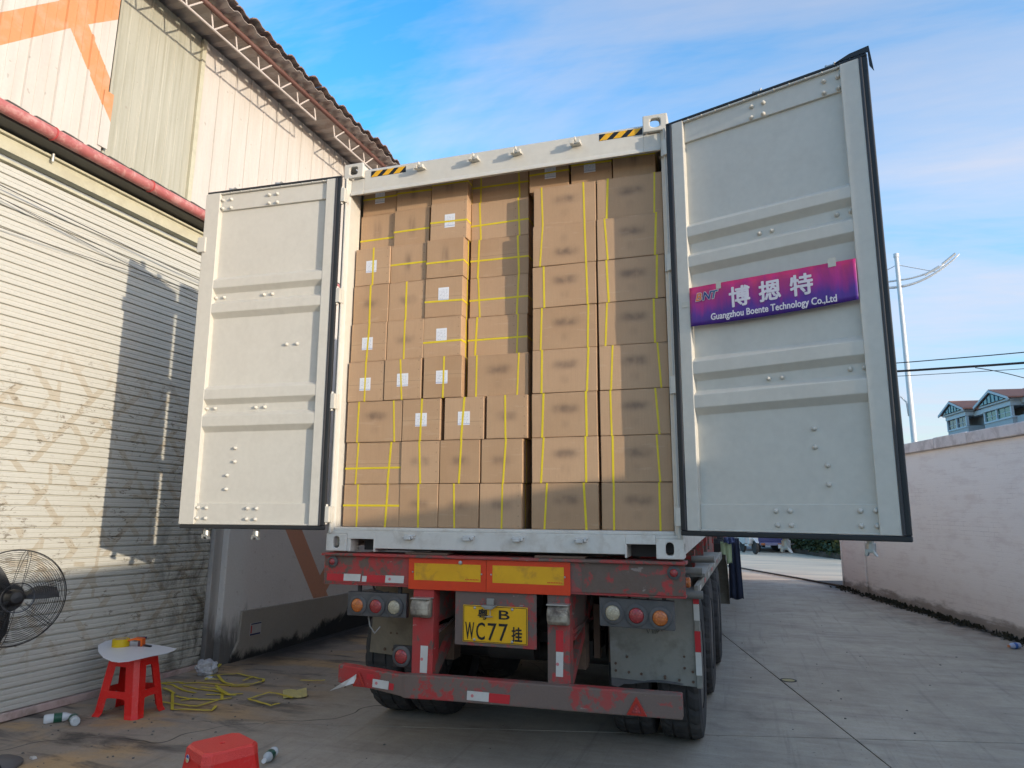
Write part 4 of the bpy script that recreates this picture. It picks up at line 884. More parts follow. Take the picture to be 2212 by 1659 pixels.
# ------------------------------------------------------------------ skeletal semi-trailer
def mat_chipred(name, paint_amt, seed, rust=(0.115, 0.062, 0.040)):
    m, nt, p = new_mat(name); v = objco(nt, False); v = vmap(nt, v, (seed, seed * 0.7, 0))
    n1 = noise(nt, v, 3.6, 12, 0.72, 0.4); n2 = noise(nt, v, 16, 8, 0.7, 0.3); n3 = noise(nt, v, 2.0, 5, 0.6); nf = noise(nt, v, 70, 3)
    f = ma(nt, 'ADD', ma(nt, 'MULTIPLY', n1, 0.7), ma(nt, 'MULTIPLY', n2, 0.3))
    red = mix(nt, n3, (0.52, 0.040, 0.036), (0.36, 0.05, 0.045))
    c = mix(nt, ramp(nt, f, [(paint_amt - 0.01, 0.0), (paint_amt + 0.03, 1)]), red, mix(nt, n2, rust, (0.17, 0.125, 0.10)))
    wh_ = ramp(nt, noise(nt, vmap(nt, v, (5, 2, 1), sc=(1, 1, 2)), 6.5, 6, 0.65), [(0.655, 0), (0.685, 1)]); c = mix(nt, ma(nt, 'MULTIPLY', wh_, 0.55), c, (0.48, 0.40, 0.35))
    gr = ramp(nt, noise(nt, vmap(nt, v, (1, 7, 3)), 1.7, 6, 0.6), [(0.42, 0), (0.68, 1)]); c = mix(nt, ma(nt, 'MULTIPLY', gr, 0.50), c, (0.17, 0.125, 0.105))
    c = mix(nt, 0.2, c, mix(nt, nf, (0.3, 0.3, 0.3), (1, 1, 1)), 'MULTIPLY')
    setp(nt, p, base=c, rough=ma(nt, 'MULTIPLY_ADD', n2, 0.3, 0.5), spec=0.35, normal=bump(nt, ma(nt, 'ADD', f, nf), 0.3, 0.004)); return m
REDB = mat_chipred('chipped_red_beam', 0.515, 1.3); REDU = mat_chipred('chipped_red_paint', 0.57, 4.1); REDD = mat_chipred('dirty_red_frame', 0.47, 7.7, (0.13, 0.085, 0.07))
BUMP = mat_chipred('worn_red_bumper', 0.47, 2.9, (0.19, 0.13, 0.105))
BROWN = M('rusty_steel', (0.12, 0.075, 0.05), (0.08, 0.05, 0.035), rough=0.75, scale=6, dirt=(0.20, 0.12, 0.08), dirt_amt=0.5)
GREASE = M('greasy_black', (0.030, 0.027, 0.025), (0.05, 0.045, 0.04), rough=0.65)
LAMPB = M('lamp_housing', (0.075, 0.072, 0.070), (0.13, 0.12, 0.11), rough=0.6, scale=9, amt=0.8)
TW = M('tape_white', (0.62, 0.60, 0.55), (0.52, 0.48, 0.42), rough=0.35, scale=12, bmp=0.03); TR = M('tape_red', (0.56, 0.028, 0.035), (0.44, 0.03, 0.035), rough=0.35, scale=10, bmp=0.03)
TPINK = M('tape_stamp', (0.62, 0.20, 0.20), rough=0.4, bmp=0)
def mat_lens(name, c0, c1):
    m, nt, p = new_mat(name); v = objco(nt, False)
    vo = nd(nt, 'ShaderNodeTexVoronoi', {'Vector': v, 'Scale': 85.0}).outputs[0]
    n = noise(nt, v, 14, 4)
    c = mix(nt, ramp(nt, vo, [(0.1, 0), (0.6, 1)]), c0, c1); c = mix(nt, ma(nt, 'MULTIPLY', n, 0.35), c, (0.16, 0.13, 0.11))
    setp(nt, p, base=c, rough=0.22, spec=0.6, normal=bump(nt, vo, 0.5, 0.004)); return m
LR = mat_lens('lens_red', (0.50, 0.020, 0.022), (0.30, 0.012, 0.016)); LO = mat_lens('lens_orange', (0.72, 0.20, 0.012), (0.48, 0.11, 0.008)); LWh = mat_lens('lens_clear', (0.60, 0.53, 0.36), (0.42, 0.36, 0.24))
tr = thing('semi_trailer', 'battered red skeletal container trailer with grey fenders and lamp pods', 'trailer')
# rear beam with flange
MB().box(-1.222, 1.222, -0.002, 0.012, 1.088, 1.270).box(-1.232, 1.232, -0.030, 0.14, 1.270, 1.288).box(-1.222, 1.222, 0.0, 0.12, 1.076, 1.088).build('rear_beam', REDB, tr, bevel=0.004)
MB().box(0.60, 1.2215, -0.0045, -0.0025, 1.092, 1.266).build('beam_patch', mat_chipred('rust_beam_end', 0.455, 9.2, (0.105, 0.065, 0.042)), tr)
for a_, b_ in ((-0.60, -0.30), (0.30, 0.62)): MB().box(a_, b_, -0.01, 0.13, 1.289, 1.303).build('beam_pad', BROWN, tr, bevel=0.003)
def disc(mb, x, z, y0, r, h, n=24): return mb.lathe([(r, 0.0), (r, -h * 0.6), (r * 0.88, -h), (0.0, -h)], n, (x, y0, z), 'y')
def lamp(parent, x, z, y, r, lens, ring=0.008):
    b = MB().lathe([(r + ring + 0.012, 0.0), (r + ring + 0.012, -0.008), (r + ring, -0.016), (r, -0.016), (r, -0.004), (0.0, -0.004)], 28, (x, y, z), 'y').build('lamp_ring', LAMPB, parent, smooth='auto')
    b.data.materials[0] = LAMPB
    o = MB().lathe([(r, 0.0), (r, -0.010), (r * 0.85, -0.018), (r * 0.4, -0.022), (0.0, -0.023)], 28, (0, 0, 0), 'y').build('lamp_lens', lens, b, smooth=True, loc=(x, y, z))
    return b
lamp(tr, -1.152, 1.229, -0.003, 0.023, LR, 0.004); lamp(tr, 1.158, 1.224, -0.005, 0.024, LR, 0.004)
def tape(parent, x0, x1, z0, z1, mat, y=-0.0052, sk=0.0, name='reflective_tape', stamp=False):
    o = MB().prism([(x0, z0), (x1, z0 + sk), (x1 + 0.004, z1 + sk), (x0 + 0.002, z1)], y, y + 0.0012, 'y').build(name, mat, parent)
    if stamp:
        cx, cz = x0 + (x1 - x0) * 0.25, (z0 + z1) / 2; MB().lathe([(0.010, 0), (0.010, -0.0006), (0.0, -0.0006)], 12, (cx, y - 0.0002, cz), 'y').build('stamp', TPINK, o)
    return o
tape(tr, -1.195, -1.064, 1.102, 1.148, TR); tape(tr, -1.0635, -0.935, 1.104, 1.150, TW); tape(tr, -0.922, -0.888, 1.102, 1.140, TW); tape(tr, -0.886, -0.746, 1.100, 1.148, TR); tape(tr, -0.7455, -0.609, 1.102, 1.149, TW, stamp=True)
ORG = M('reflector_orange', (0.72, 0.060, 0.012), (0.60, 0.035, 0.010), rough=0.35, scale=4, bmp=0.03); YEL = M('reflector_yellow', (0.80, 0.42, 0.012), (0.68, 0.32, 0.010), rough=0.35, scale=5, bmp=0.03, dirt=(0.35, 0.16, 0.03), dirt_amt=0.5, dirt_scale=9)
for x0, x1, y0, y1 in ((-0.570, -0.022, -0.528, -0.059), (-0.020, 0.530, 0.022, 0.490)):
    b = MB().box(x0, x1, -0.012, -0.006, 1.068, 1.268).build('marker_board', ORG, tr, bevel=0.002)
    MB().box(y0, y1, -0.0135, -0.0122, 1.128, 1.236).build('yellow_field', YEL, b)
    for xx in (y0 - 0.010, y1 + 0.006): MB().lathe([(0.006, 0), (0.005, -0.004), (0, -0.005)], 8, (xx, -0.012, 1.178), 'y').build('rivet', ZINC, b)
    fp_ = MB()
    for k_ in range(9): fp_.box(y1 - 0.105 + k_ * 0.0105, y1 - 0.098 + k_ * 0.0105, -0.0142, -0.0136, 1.1385, 1.1455)
    fp_.build('fine_print', ORG, b)
MB().lathe([(0.014, 0), (0.012, -0.006), (0, -0.008)], 12, (-0.20, -0.012, 1.246), 'y').build('bolt', ZINC, tr)
# uprights, rubber stops, gussets
for sx, x0, x1 in ((-1, -0.536, -0.388), (1, 0.380, 0.520)):
    u = MB().box(x0, x1, 0.0, 0.10, 0.50, 1.075).build('upright', REDU if sx < 0 else REDD, tr, bevel=0.004)
    xi = x1 if sx < 0 else x1
    MB().prism([(0.10, 1.076), (0.55, 1.076), (0.50, 0.86), (0.10, 0.78)], x1 - 0.012, x1 - 0.002, 'x').build('gusset', REDD, tr)
    MB().prism([(0.095, 0.79), (0.50, 0.86), (0.50, 0.872), (0.095, 0.803)], x1 - 0.07, x1 + 0.012, 'x').build('gusset_flange', REDD, tr)
    MB().hexa([(x1 - 0.03, 0.06, 0.50), (x1 + 0.0, 0.06, 0.50), (x1 + 0.01, 0.70, 0.95), (x1 - 0.04, 0.70, 0.95), (x1 - 0.03, 0.06, 0.58), (x1 + 0.0, 0.06, 0.58), (x1 + 0.01, 0.70, 1.03), (x1 - 0.04, 0.70, 1.03)]).build('brace', REDD, tr)
    st = [(-0.002, 0.895), (-0.05, 0.895), (-0.078, 0.92), (-0.085, 0.955), (-0.078, 0.99), (-0.05, 1.012), (-0.002, 1.012)]
    a, b = (-0.520, -0.392) if sx < 0 else (0.395, 0.526)
    s_ = MB().prism([(y, z) for y, z in st], a, b, 'x').build('rubber_stop', M('worn_stop', (0.13, 0.10, 0.075), (0.62, 0.55, 0.42), rough=0.6, scale=7, amt=1.0, dirt=(0.08, 0.06, 0.05), dirt_amt=0.9, dirt_scale=10), tr, bevel=0.01, seg=3)
    MB().box(a - 0.004, b + 0.004, -0.07, 0.0, 1.013, 1.020).build('stop_cap', M('cap_steel', (0.50, 0.47, 0.42), (0.25, 0.21, 0.18), rough=0.4, metal=0.5, scale=14), s_)
tape(tr, -0.475, -0.425, 0.548, 0.715, TW, -0.0016, stamp=True); tape(tr, 0.432, 0.478, 0.735, 0.86, TR, -0.0016); tape(tr, 0.432, 0.476, 0.590, 0.733, TW, -0.0016, stamp=True)
# number plate on its panel
ph = MB().box(-0.239, 0.309, 0.005, 0.013, 0.735, 1.075).build('plate_panel', mat_chipred('plate_panel_paint', 0.47, 12.1, (0.15, 0.10, 0.085)), tr, bevel=0.004)
PLY_Y = M('plate_yellow', (0.80, 0.44, 0.010), (0.74, 0.38, 0.010), rough=0.35, scale=3, bmp=0.02)
npl = MB().box(-0.181, 0.252, -0.002, 0.003, 0.758, 0.984).build('number_plate', PLY_Y, ph, bevel=0.008)
bd = MB()
for a in ((-0.176, 0.247, 0.7625, 0.7655), (-0.176, 0.247, 0.9765, 0.9795)): bd.box(a[0], a[1], -0.0035, -0.0022, a[2], a[3])
for a in ((-0.176, -0.173), (0.244, 0.247)): bd.box(a[0], a[1], -0.0035, -0.0022, 0.7655, 0.9765)
bd.build('plate_border', BLACKP, npl)
TXX = (R(90), 0, 0)
text_mesh('粤', 0.068, BLACKP, 'lettering', npl, (-0.078, -0.0034, 0.905), TXX, fat=0.0014, width=0.066)
text_mesh('B', 0.078, BLACKP, 'lettering', npl, (0.064, -0.0034, 0.906), TXX, fat=0.0008, width=0.070)
for ch, x, sx in (('W', -0.163, 0.060), ('C', -0.088, 0.058), ('7', -0.010, 0.058), ('7', 0.064, 0.058)):
    text_mesh(ch, 0.150, BLACKP, 'lettering', npl, (x, -0.0034, 0.776), TXX, fat=0.0008, width=sx)
text_mesh('挂', 0.094, BLACKP, 'lettering', npl, (0.150, -0.0034, 0.783), TXX, fat=0.0020, width=0.066)
for x in (-0.10, 0.152):
    for z in (0.774, 0.968): MB().lathe([(0.009, 0), (0.008, -0.004), (0, -0.006)], 10, (x, -0.002, z), 'y').build('screw', ZINC, npl)
pl = MB().prism([(-0.045, 0.990), (0.055, 0.990), (0.030, 0.968), (-0.015, 0.968)], -0.05, 0.0, 'y').box(-0.018, 0.030, -0.012, 0.004, 0.99, 1.03).build('plate_lamp', M('grey_lamp', (0.30, 0.29, 0.25), (0.22, 0.20, 0.17), rough=0.6), tr, bevel=0.004)
MB().tube([(0.01, -0.02, 0.975), (0.012, -0.024, 0.93), (0.0, -0.03, 0.925)], 0.003, 5).lathe([(0.0, -0.006), (0.028, 0.0), (0.0, 0.006)], 12, (0.005, -0.03, 0.922), 'z').build('lamp_seal', M('pale_seal', (0.40, 0.37, 0.30), rough=0.6), pl)
# lamp pods
def pod(x0, x1, z0, z1, tilt, lenses):
    p_ = MB().hexa([(x0, 0.03, z0 + tilt), (x1, 0.03, z0 - tilt), (x1, 0.075, z0 - tilt), (x0, 0.075, z0 + tilt), (x0, 0.03, z1 + tilt), (x1, 0.03, z1 - tilt), (x1, 0.075, z1 - tilt), (x0, 0.075, z1 + tilt)]).build('lamp_pod', LAMPB, tr, bevel=0.006)
    for x, z, l in lenses: lamp(p_, x, z, 0.03, 0.046, l)
    for x in (x0 + 0.08, x1 - 0.06): MB().box(x - 0.012, x + 0.012, 0.045, 0.062, z1, 1.08).build('bracket', GREASE, p_)
    MB().tube([((x0 + x1) / 2 - 0.06, 0.08, 1.075), ((x0 + x1) / 2 - 0.02, 0.04, 1.045), ((x0 + x1) / 2 + 0.04, 0.05, 1.03), ((x0 + x1) / 2 + 0.07, 0.07, z1)], 0.007, 6).build('cable', GREASE, p_, smooth=True)
    return p_
pod(-1.046, -0.600, 0.872, 1.030, 0.0, ((-0.962, 0.943, LO), (-0.822, 0.942, LR), (-0.686, 0.941, LWh)))
pod(0.700, 1.150, 0.890, 1.060, 0.004, ((0.784, 0.975, LWh), (0.926, 0.966, LR), (1.066, 0.958, LO)))
fp = MB().box(-0.690, -0.540, 0.03, 0.06, 0.560, 0.700).build('lamp_pod', GREASE, tr, bevel=0.008); lamp(fp, -0.622, 0.633, 0.03, 0.046, LR)
MB().tube([(-0.92, 0.10, 0.875), (-0.905, 0.10, 0.80), (-0.86, 0.09, 0.755), (-0.82, 0.09, 0.80)], 0.005, 5).build('loose_cable', M('grey_cable', (0.35, 0.34, 0.32), rough=0.6), tr, smooth=True)
# under-run bumper, bent at its left end
b0 = [(-1.088, 0.020, 0.437, 0.553), (-0.80, -0.020, 0.425, 0.545), (-0.585, -0.046, 0.404, 0.535), (-0.555, -0.052, 0.396, 0.541), (-0.30, -0.055, 0.404, 0.548), (0.50, -0.055, 0.412, 0.552), (1.182, -0.055, 0.421, 0.556)]
mb = MB(); vs = []
for x, y, za, zb in b0: vs += [(x, y, za), (x, y, zb), (x, y + 0.075, zb), (x, y + 0.075, za)]
n = len(b0); fs = []
for i in range(n - 1):
    for k in range(4): a, b = i * 4 + k, i * 4 + (k + 1) % 4; fs.append((a, b, b + 4, a + 4))
fs += [(0, 1, 2, 3), (n * 4 - 1, n * 4 - 2, n * 4 - 3, n * 4 - 4)]
bmp_ = mb.add(vs, fs).build('rear_bumper', BUMP, tr, bevel=0.008)
tape(bmp_, -0.125, 0.018, 0.424, 0.478, TW, -0.0572, stamp=True); tape(bmp_, 0.019, 0.153, 0.422, 0.475, TR, -0.0572)
tape(bmp_, -0.795, -0.680, 0.444, 0.495, TW, -0.037, -0.008, stamp=True); tape(bmp_, -0.672, -0.64, 0.440, 0.480, TR, -0.044, -0.004); tape(bmp_, -0.848, -0.80, 0.485, 0.520, TR, -0.022, -0.003)
def tri(x, z0, w, h, y, rot=0.0):
    o = MB().prism([(x - w / 2, z0), (x + w / 2, z0), (x, z0 + h)], y - 0.010, y, 'y').build('reflector_triangle', M('tri_red', (0.42, 0.030, 0.018), (0.33, 0.02, 0.012), rough=0.3, scale=9), bmp_, bevel=0.004)
    MB().prism([(x - w * 0.26, z0 + h * 0.13), (x + w * 0.26, z0 + h * 0.13), (x, z0 + h * 0.66)], y - 0.0125, y - 0.0105, 'y').build('inner_triangle', LR, o)
    return o
tri(0.925, 0.425, 0.120, 0.105, -0.056); tri(-0.905, 0.432, 0.095, 0.095, -0.012)
MB().add([(-0.955, -0.008, 0.492), (-0.93, -0.012, 0.51), (-0.93, -0.014, 0.455), (-0.985, -0.06, 0.44), (-1.06, -0.12, 0.418), (-1.0, -0.09, 0.46)], [(0, 1, 2, 3), (0, 3, 5), (3, 4, 5)]).build('peeling_tape', TW, bmp_)
# main frame, cross members, axles
for sx in (-1, 1):
    cx = sx * 0.46
    MB().box(cx - 0.07, cx + 0.07, 0.10, 11.3, 1.235, 1.265).box(cx - 0.07, cx + 0.07, 0.10, 11.3, 0.83, 0.855).box(cx - 0.008, cx + 0.008, 0.10, 11.3, 0.855, 1.235).build('chassis_rail', REDD, tr)
for y in (0.5, 1.7, 3.2, 4.8, 6.4, 8.0, 9.6, 11.2): MB().box(-1.18, 1.18, y, y + 0.10, 1.10, 1.262).build('cross_beam', REDD, tr)
AX = [(1.13, 0.0), (2.42, 0.03), (3.68, 0.06)]; RT = 0.505
def tyre_mesh():
    mb = MB(); n = 96; wd = 0.135
    prof = [(-wd, 0.30, 0), (-wd - 0.006, 0.36, 0), (-wd - 0.008, 0.43, 0), (-wd + 0.004, 0.485, 1), (-wd + 0.03, RT - 0.006, 1), (-0.062, RT, 1), (-0.058, RT - 0.012, 0), (-0.048, RT - 0.012, 0), (-0.044, RT, 1), (0.044, RT, 1), (0.048, RT - 0.012, 0), (0.058, RT - 0.012, 0), (0.062, RT, 1), (wd - 0.03, RT - 0.006, 1), (wd - 0.004, 0.485, 1), (wd + 0.008, 0.43, 0), (wd + 0.006, 0.36, 0), (wd, 0.30, 0)]
    vs = []
    for (x, r, tr_) in prof:
        for i in range(n):
            rr = r - (0.011 if tr_ and (i + (1 if abs(x) < 0.07 else 0)) % 4 == 0 else 0); t = 2 * math.pi * (i + (1.2 if x > 0 else 0) * 0) / n
            vs.append((x, rr * math.cos(t), rr * math.sin(t)))
    k = len(prof)
    fs = [(a * n + i, a * n + (i + 1) % n, (a + 1) * n + (i + 1) % n, (a + 1) * n + i) for a in range(k - 1) for i in range(n)]
    return mb.add(vs, fs).mesh('wheel', TYRE)
TYRE = M('tyre_rubber', (0.030, 0.030, 0.031), (0.055, 0.053, 0.05), rough=0.8, scale=5, amt=0.7, dirt=(0.10, 0.09, 0.08), dirt_amt=0.35, dirt_scale=4)
TY = tyre_mesh()
RIM = MB().lathe([(0.30, 0.13), (0.285, 0.12), (0.27, 0.02), (0.16, -0.03), (0.13, 0.0), (0.12, 0.07), (0.0, 0.07)], 28, axis='x').mesh('rim', M('rim_steel', (0.16, 0.15, 0.14), (0.10, 0.09, 0.085), rough=0.6, metal=0.4))
RIM2 = MB().lathe([(0.30, -0.13), (0.285, -0.12), (0.27, -0.02), (0.16, 0.03), (0.13, 0.0), (0.12, -0.07), (0.0, -0.07)], 28, axis='x').mesh('rim', RIM.materials[0])
HUB = [(0.13, 0.12), (0.12, 0.07)]
def wheelset(parent, y, dx, xo=1.253):
    for sx in (-1, 1):
        for k, xx in enumerate((xo - 0.143, xo - 0.143 - 0.325)):
            w = obj_from('wheel', TY, parent, (sx * xx + dx, y, RT - 0.004), (R(random.uniform(0, 360)), 0, 0))
            obj_from('rim', RIM if sx > 0 else RIM2, w)
    MB().cyl((-0.95 + dx, y, RT), (0.95 + dx, y, RT), 0.065, 10).build('axle', GREASE, parent, smooth='auto')
for y, dx in AX: wheelset(tr, y, dx, 1.243)
for sx in (-1, 1):
    for y, dx in AX: MB().box(sx * 0.50 - 0.045, sx * 0.50 + 0.045, y - 0.55, y + 0.55, 0.60, 0.70).box(sx * 0.5 - 0.05, sx * 0.5 + 0.05, y - 0.08, y + 0.08, 0.5, 0.75).build('leaf_spring', GREASE, tr)
    MB().box(sx * 0.47 - 0.06, sx * 0.47 + 0.06, 0.42, 0.54, 0.55, 0.86).build('spring_hanger', BROWN, tr)
MB().cyl((-0.25, 0.75, 0.60), (0.10, 0.75, 0.60), 0.085, 14).build('air_tank', GREASE, tr, smooth='auto'); MB().cyl((0.0, 1.3, 0.72), (0.25, 1.3, 0.72), 0.10, 14).build('air_tank', GREASE, tr, smooth='auto')
MB().box(0.56, 0.60, 0.55, 0.60, 0.60, 0.95).box(0.66, 0.69, 0.55, 0.60, 0.58, 0.95).box(0.56, 0.69, 0.555, 0.595, 0.86, 0.89).build('step_frame', BROWN, tr)
# grey sheet fenders
def mat_fender():
    m, nt, p = new_mat('fender_grey'); v = objco(nt, False); n1 = noise(nt, v, 2.5, 6, 0.6, 0.3); n2 = noise(nt, v, 9, 6, 0.65); nf = noise(nt, v, 60, 3)
    c = mix(nt, n1, (0.205, 0.195, 0.160), (0.305, 0.295, 0.255)); c = mix(nt, ma(nt, 'MULTIPLY', ramp(nt, n2, [(0.5, 0), (0.68, 1)]), 0.5), c, (0.135, 0.115, 0.085))
    c = mix(nt, ma(nt, 'MULTIPLY', ramp(nt, noise(nt, vmap(nt, v, (2, 2, 2)), 3.2, 4), [(0.62, 0), (0.72, 1)]), 0.4), c, (0.42, 0.43, 0.44))
    c = mix(nt, 0.2, c, mix(nt, nf, (0.3, 0.3, 0.3), (1, 1, 1)), 'MULTIPLY')
    setp(nt, p, base=c, rough=0.6, normal=bump(nt, ma(nt, 'ADD', n1, nf), 0.2, 0.004)); return m
FEN = mat_fender()
for sx in (1, -1):
    dxs = 0.0
    f = MB()
    f.hexa([(0.69, 0.46, 0.505), (1.243, 0.44, 0.49), (1.243, 0.446, 0.49), (0.69, 0.466, 0.505), (0.69, 0.40, 1.06), (1.243, 0.40, 1.06), (1.243, 0.406, 1.06), (0.69, 0.406, 1.06)])
    f.hexa([(0.69, 0.40, 1.060), (1.243, 0.40, 1.060), (1.30, 4.4, 1.085), (0.72, 4.4, 1.085), (0.69, 0.40, 1.066), (1.243, 0.40, 1.066), (1.30, 4.4, 1.091), (0.72, 4.4, 1.091)])
    if sx < 0: f.v = [(-x, y, z) for x, y, z in f.v]
    if sx < 0:  # left one only reaches down part of the way
        f = MB().hexa([(-1.15, 0.56, 0.53), (-0.60, 0.56, 0.50), (-0.60, 0.566, 0.50), (-1.15, 0.566, 0.53), (-1.08, 0.50, 1.10), (-0.60, 0.50, 1.10), (-0.60, 0.506, 1.10), (-1.08, 0.506, 1.10)])
        f.hexa([(-1.243, 0.50, 1.10), (-0.60, 0.50, 1.10), (-0.60, 4.4, 1.10), (-1.243, 4.4, 1.10), (-1.243, 0.50, 1.106), (-0.60, 0.50, 1.106), (-0.60, 4.4, 1.106), (-1.243, 4.4, 1.106)])
    fo = f.build('fender', FEN if sx > 0 else M('fender_tan', (0.24, 0.20, 0.14), (0.17, 0.14, 0.10), rough=0.7, dirt=(0.10, 0.08, 0.06), dirt_amt=0.5), tr)
    for bx, bz in ((0.725, 0.60), (0.80, 0.645), (0.725, 0.555), (0.81, 0.55), (0.89, 0.545), (1.04, 0.54), (1.04, 0.53), (1.13, 0.525), (1.215, 0.52), (1.165, 0.67), (1.165, 0.60), (1.215, 0.58)):
        if sx > 0: MB().lathe([(0.009, 0), (0.008, -0.006), (0, -0.008)], 8, (bx, 0.435, bz), 'y').build('bolt', BROWN, fo)
    if sx < 0:
        for bx, bz in ((-1.02, 0.56), (-0.95, 0.56), (-0.97, 0.68), (-0.92, 0.68)): MB().lathe([(0.012, 0), (0.010, -0.006), (0, -0.008)], 8, (bx, 0.55, bz), 'y').build('bolt', BROWN, fo)
# edge strip of the right fender carrying tape, tubes and scrawl
es = MB().hexa([(1.236, 0.425, 0.485), (1.272, 0.425, 0.485), (1.272, 0.47, 0.485), (1.236, 0.47, 0.485), (1.236, 0.385, 1.06), (1.268, 0.385, 1.06), (1.268, 0.43, 1.06), (1.236, 0.43, 1.06)])
es.hexa([(1.244, 0.39, 1.06), (1.270, 0.39, 1.06), (1.335, 4.40, 1.02), (1.305, 4.40, 1.02), (1.244, 0.40, 1.115), (1.270, 0.40, 1.115), (1.335, 4.40, 1.095), (1.305, 4.40, 1.095)])
eo = es.build('fender_edge', FEN, tr, bevel=0.004)
def etape(z0, z1, mat):
    def yy(z): return 0.425 - (z - 0.485) / 0.575 * 0.04 - 0.002
    MB().hexa([(1.237, yy(z0) - 0.0015, z0), (1.273, yy(z0) - 0.0015, z0), (1.273, yy(z0), z0), (1.237, yy(z0), z0), (1.237, yy(z1) - 0.0015, z1), (1.273, yy(z1) - 0.0015, z1), (1.273, yy(z1), z1), (1.237, yy(z1), z1)]).build('reflective_tape', mat, eo)
etape(0.565, 0.705, TW); etape(0.707, 0.835, TR); etape(0.90, 1.0, TW); etape(1.002, 1.055, TR)
for k in range(7):
    y = 0.55 + k * 0.5
    x_ = 1.271 + (y - 0.39) / 4.01 * 0.065
    MB().box(x_, x_ + 0.0015, y, y + 0.22, 1.065, 1.095).build('reflective_tape', (TW, TR)[k % 2], eo)
af = MB()  # front end of the fender, curving down
for i in range(8):
    t0, t1 = i / 8, (i + 1) / 8
    p0 = (4.5 + 1.5 * math.sin(t0 * 1.5), 1.06 - 0.75 * t0 ** 1.6); p1 = (4.5 + 1.5 * math.sin(t1 * 1.5), 1.06 - 0.75 * t1 ** 1.6)
    af.add([(0.8, p0[0], p0[1]), (1.375, p0[0], p0[1]), (1.375, p1[0], p1[1]), (0.8, p1[0], p1[1]), (1.375, p0[0] - 0.1, p0[1] - 0.06), (1.375, p1[0] - 0.1, p1[1] - 0.06)], [(0, 1, 2, 3), (1, 4, 5, 2)])
af.build('fender_front', FEN, tr)
for z, y0, l_ in ((1.20, 0.42, 0.10), (1.06, 0.37, 0.10)):
    MB().cyl((1.18, y0, z), (1.30, y0, z), 0.026, 12).build('pipe_stub', M('pipe_grey', (0.27, 0.27, 0.25), (0.18, 0.17, 0.15), rough=0.5, metal=0.3), tr, smooth='auto')
MB().cyl((1.16, 1.6, 1.195), (1.34, 1.6, 1.20), 0.028, 12).box(1.20, 1.30, 0.75, 1.6, 1.135, 1.16).build('side_bracket', M('pipe_grey', (0.27, 0.27, 0.25)), tr, bevel=0.003)
MB().lathe([(0.03, 0), (0.03, 0.02), (0.02, 0.026), (0, 0.026)], 12, (1.222, 0.06, 1.165), 'x').build('side_marker', LO, tr, smooth='auto')
mf = MB(); pts = []
nx = 14
for i in range(nx + 1):
    a = i / nx; x = 0.69 + 0.58 * a
    pts.append((x, 0.465 + 0.012 * math.sin(a * 7), 0.52)); 
for i in range(nx + 1):
    a = i / nx; x = 0.69 + 0.58 * a
    pts.append((x, 0.45 + 0.02 * math.sin(a * 6 + 1), 0.455 + 0.03 * a - 0.02 * math.sin(a * 9) * (1 - a) + (0.025 if i > 1 else 0)))
mf.add(pts, [(i, i + 1, nx + 2 + i, nx + 1 + i) for i in range(nx)])
mo = mf.build('mud_flap', M('flap_rubber', (0.12, 0.115, 0.11), (0.17, 0.16, 0.15), rough=0.75), tr); so = mo.modifiers.new('t', 'SOLIDIFY'); so.thickness = 0.006
sw = [(0.93, 0.845), (0.945, 0.80), (0.955, 0.835), (0.965, 0.84), (0.975, 0.80), (0.985, 0.838), (0.99, 0.80), (1.0, 0.838), (1.005, 0.81), (1.02, 0.835), (1.01, 0.845), (1.035, 0.82)]
MB().tube([(x, 0.413 + (0.86 - z) * 0.11, z) for x, z in sw], 0.0025, 4).build('scrawl', BLACKP, fo if False else tr)
# landing gear, side rail clutter seen below the container
for sx in (-1, 1):
    MB().box(sx * 0.75 - 0.06, sx * 0.75 + 0.06, 9.0, 9.12, 0.25, 1.1).box(sx * 0.75 - 0.12, sx * 0.75 + 0.12, 8.94, 9.18, 0.22, 0.25).build('landing_leg', REDD, tr, bevel=0.004)
MB().box(1.05, 1.16, 4.6, 6.8, 0.95, 1.262).box(1.10, 1.14, 7.2, 7.6, 0.85, 1.2).build('side_box', REDD, tr, bevel=0.01)

# ------------------------------------------------------------------ tractor unit at the far end
tk = thing('tractor_unit', 'truck tractor coupled to the front of the trailer, almost hidden behind it', 'truck', (0, 0, 0))
CAB = M('cab_paint', (0.30, 0.04, 0.03), rough=0.3, coat=0.4, bmp=0)
for y in (10.1, 11.45): wheelset(tk, y, 0.0, 1.25)
for sx in (-1, 1):
    w = obj_from('wheel', TY, tk, (sx * 1.08, 14.3, RT - 0.004)); obj_from('rim', RIM if sx > 0 else RIM2, w)
    MB().box(sx * 0.42 - 0.04, sx * 0.42 + 0.04, 9.6, 15.0, 0.7, 0.95).build('frame_rail', GREASE, tk)
MB().prism([(12.75, 0.75), (15.2, 0.55), (15.25, 1.9), (14.95, 3.2), (14.6, 3.45), (12.75, 3.45)], -1.23, 1.23, 'x').build('cab', CAB, tk, bevel=0.06, seg=3)
for sx in (-1, 1): MB().prism([(13.9, 1.95), (15.05, 1.95), (14.85, 2.9), (13.9, 2.9)], sx * 1.232, sx * 1.238, 'x').build('side_window', M('dark_glass', (0.02, 0.025, 0.03), rough=0.08, bmp=0), tk)
MB().box(-0.55, 0.55, 10.2, 11.2, 0.98, 1.06).build('fifth_wheel', GREASE, tk)
for y in (10.1, 11.45): MB().box(0.62, 1.26, y - 0.62, y - 0.60, 0.25, 0.95).build('mud_flap', GREASE, tk)

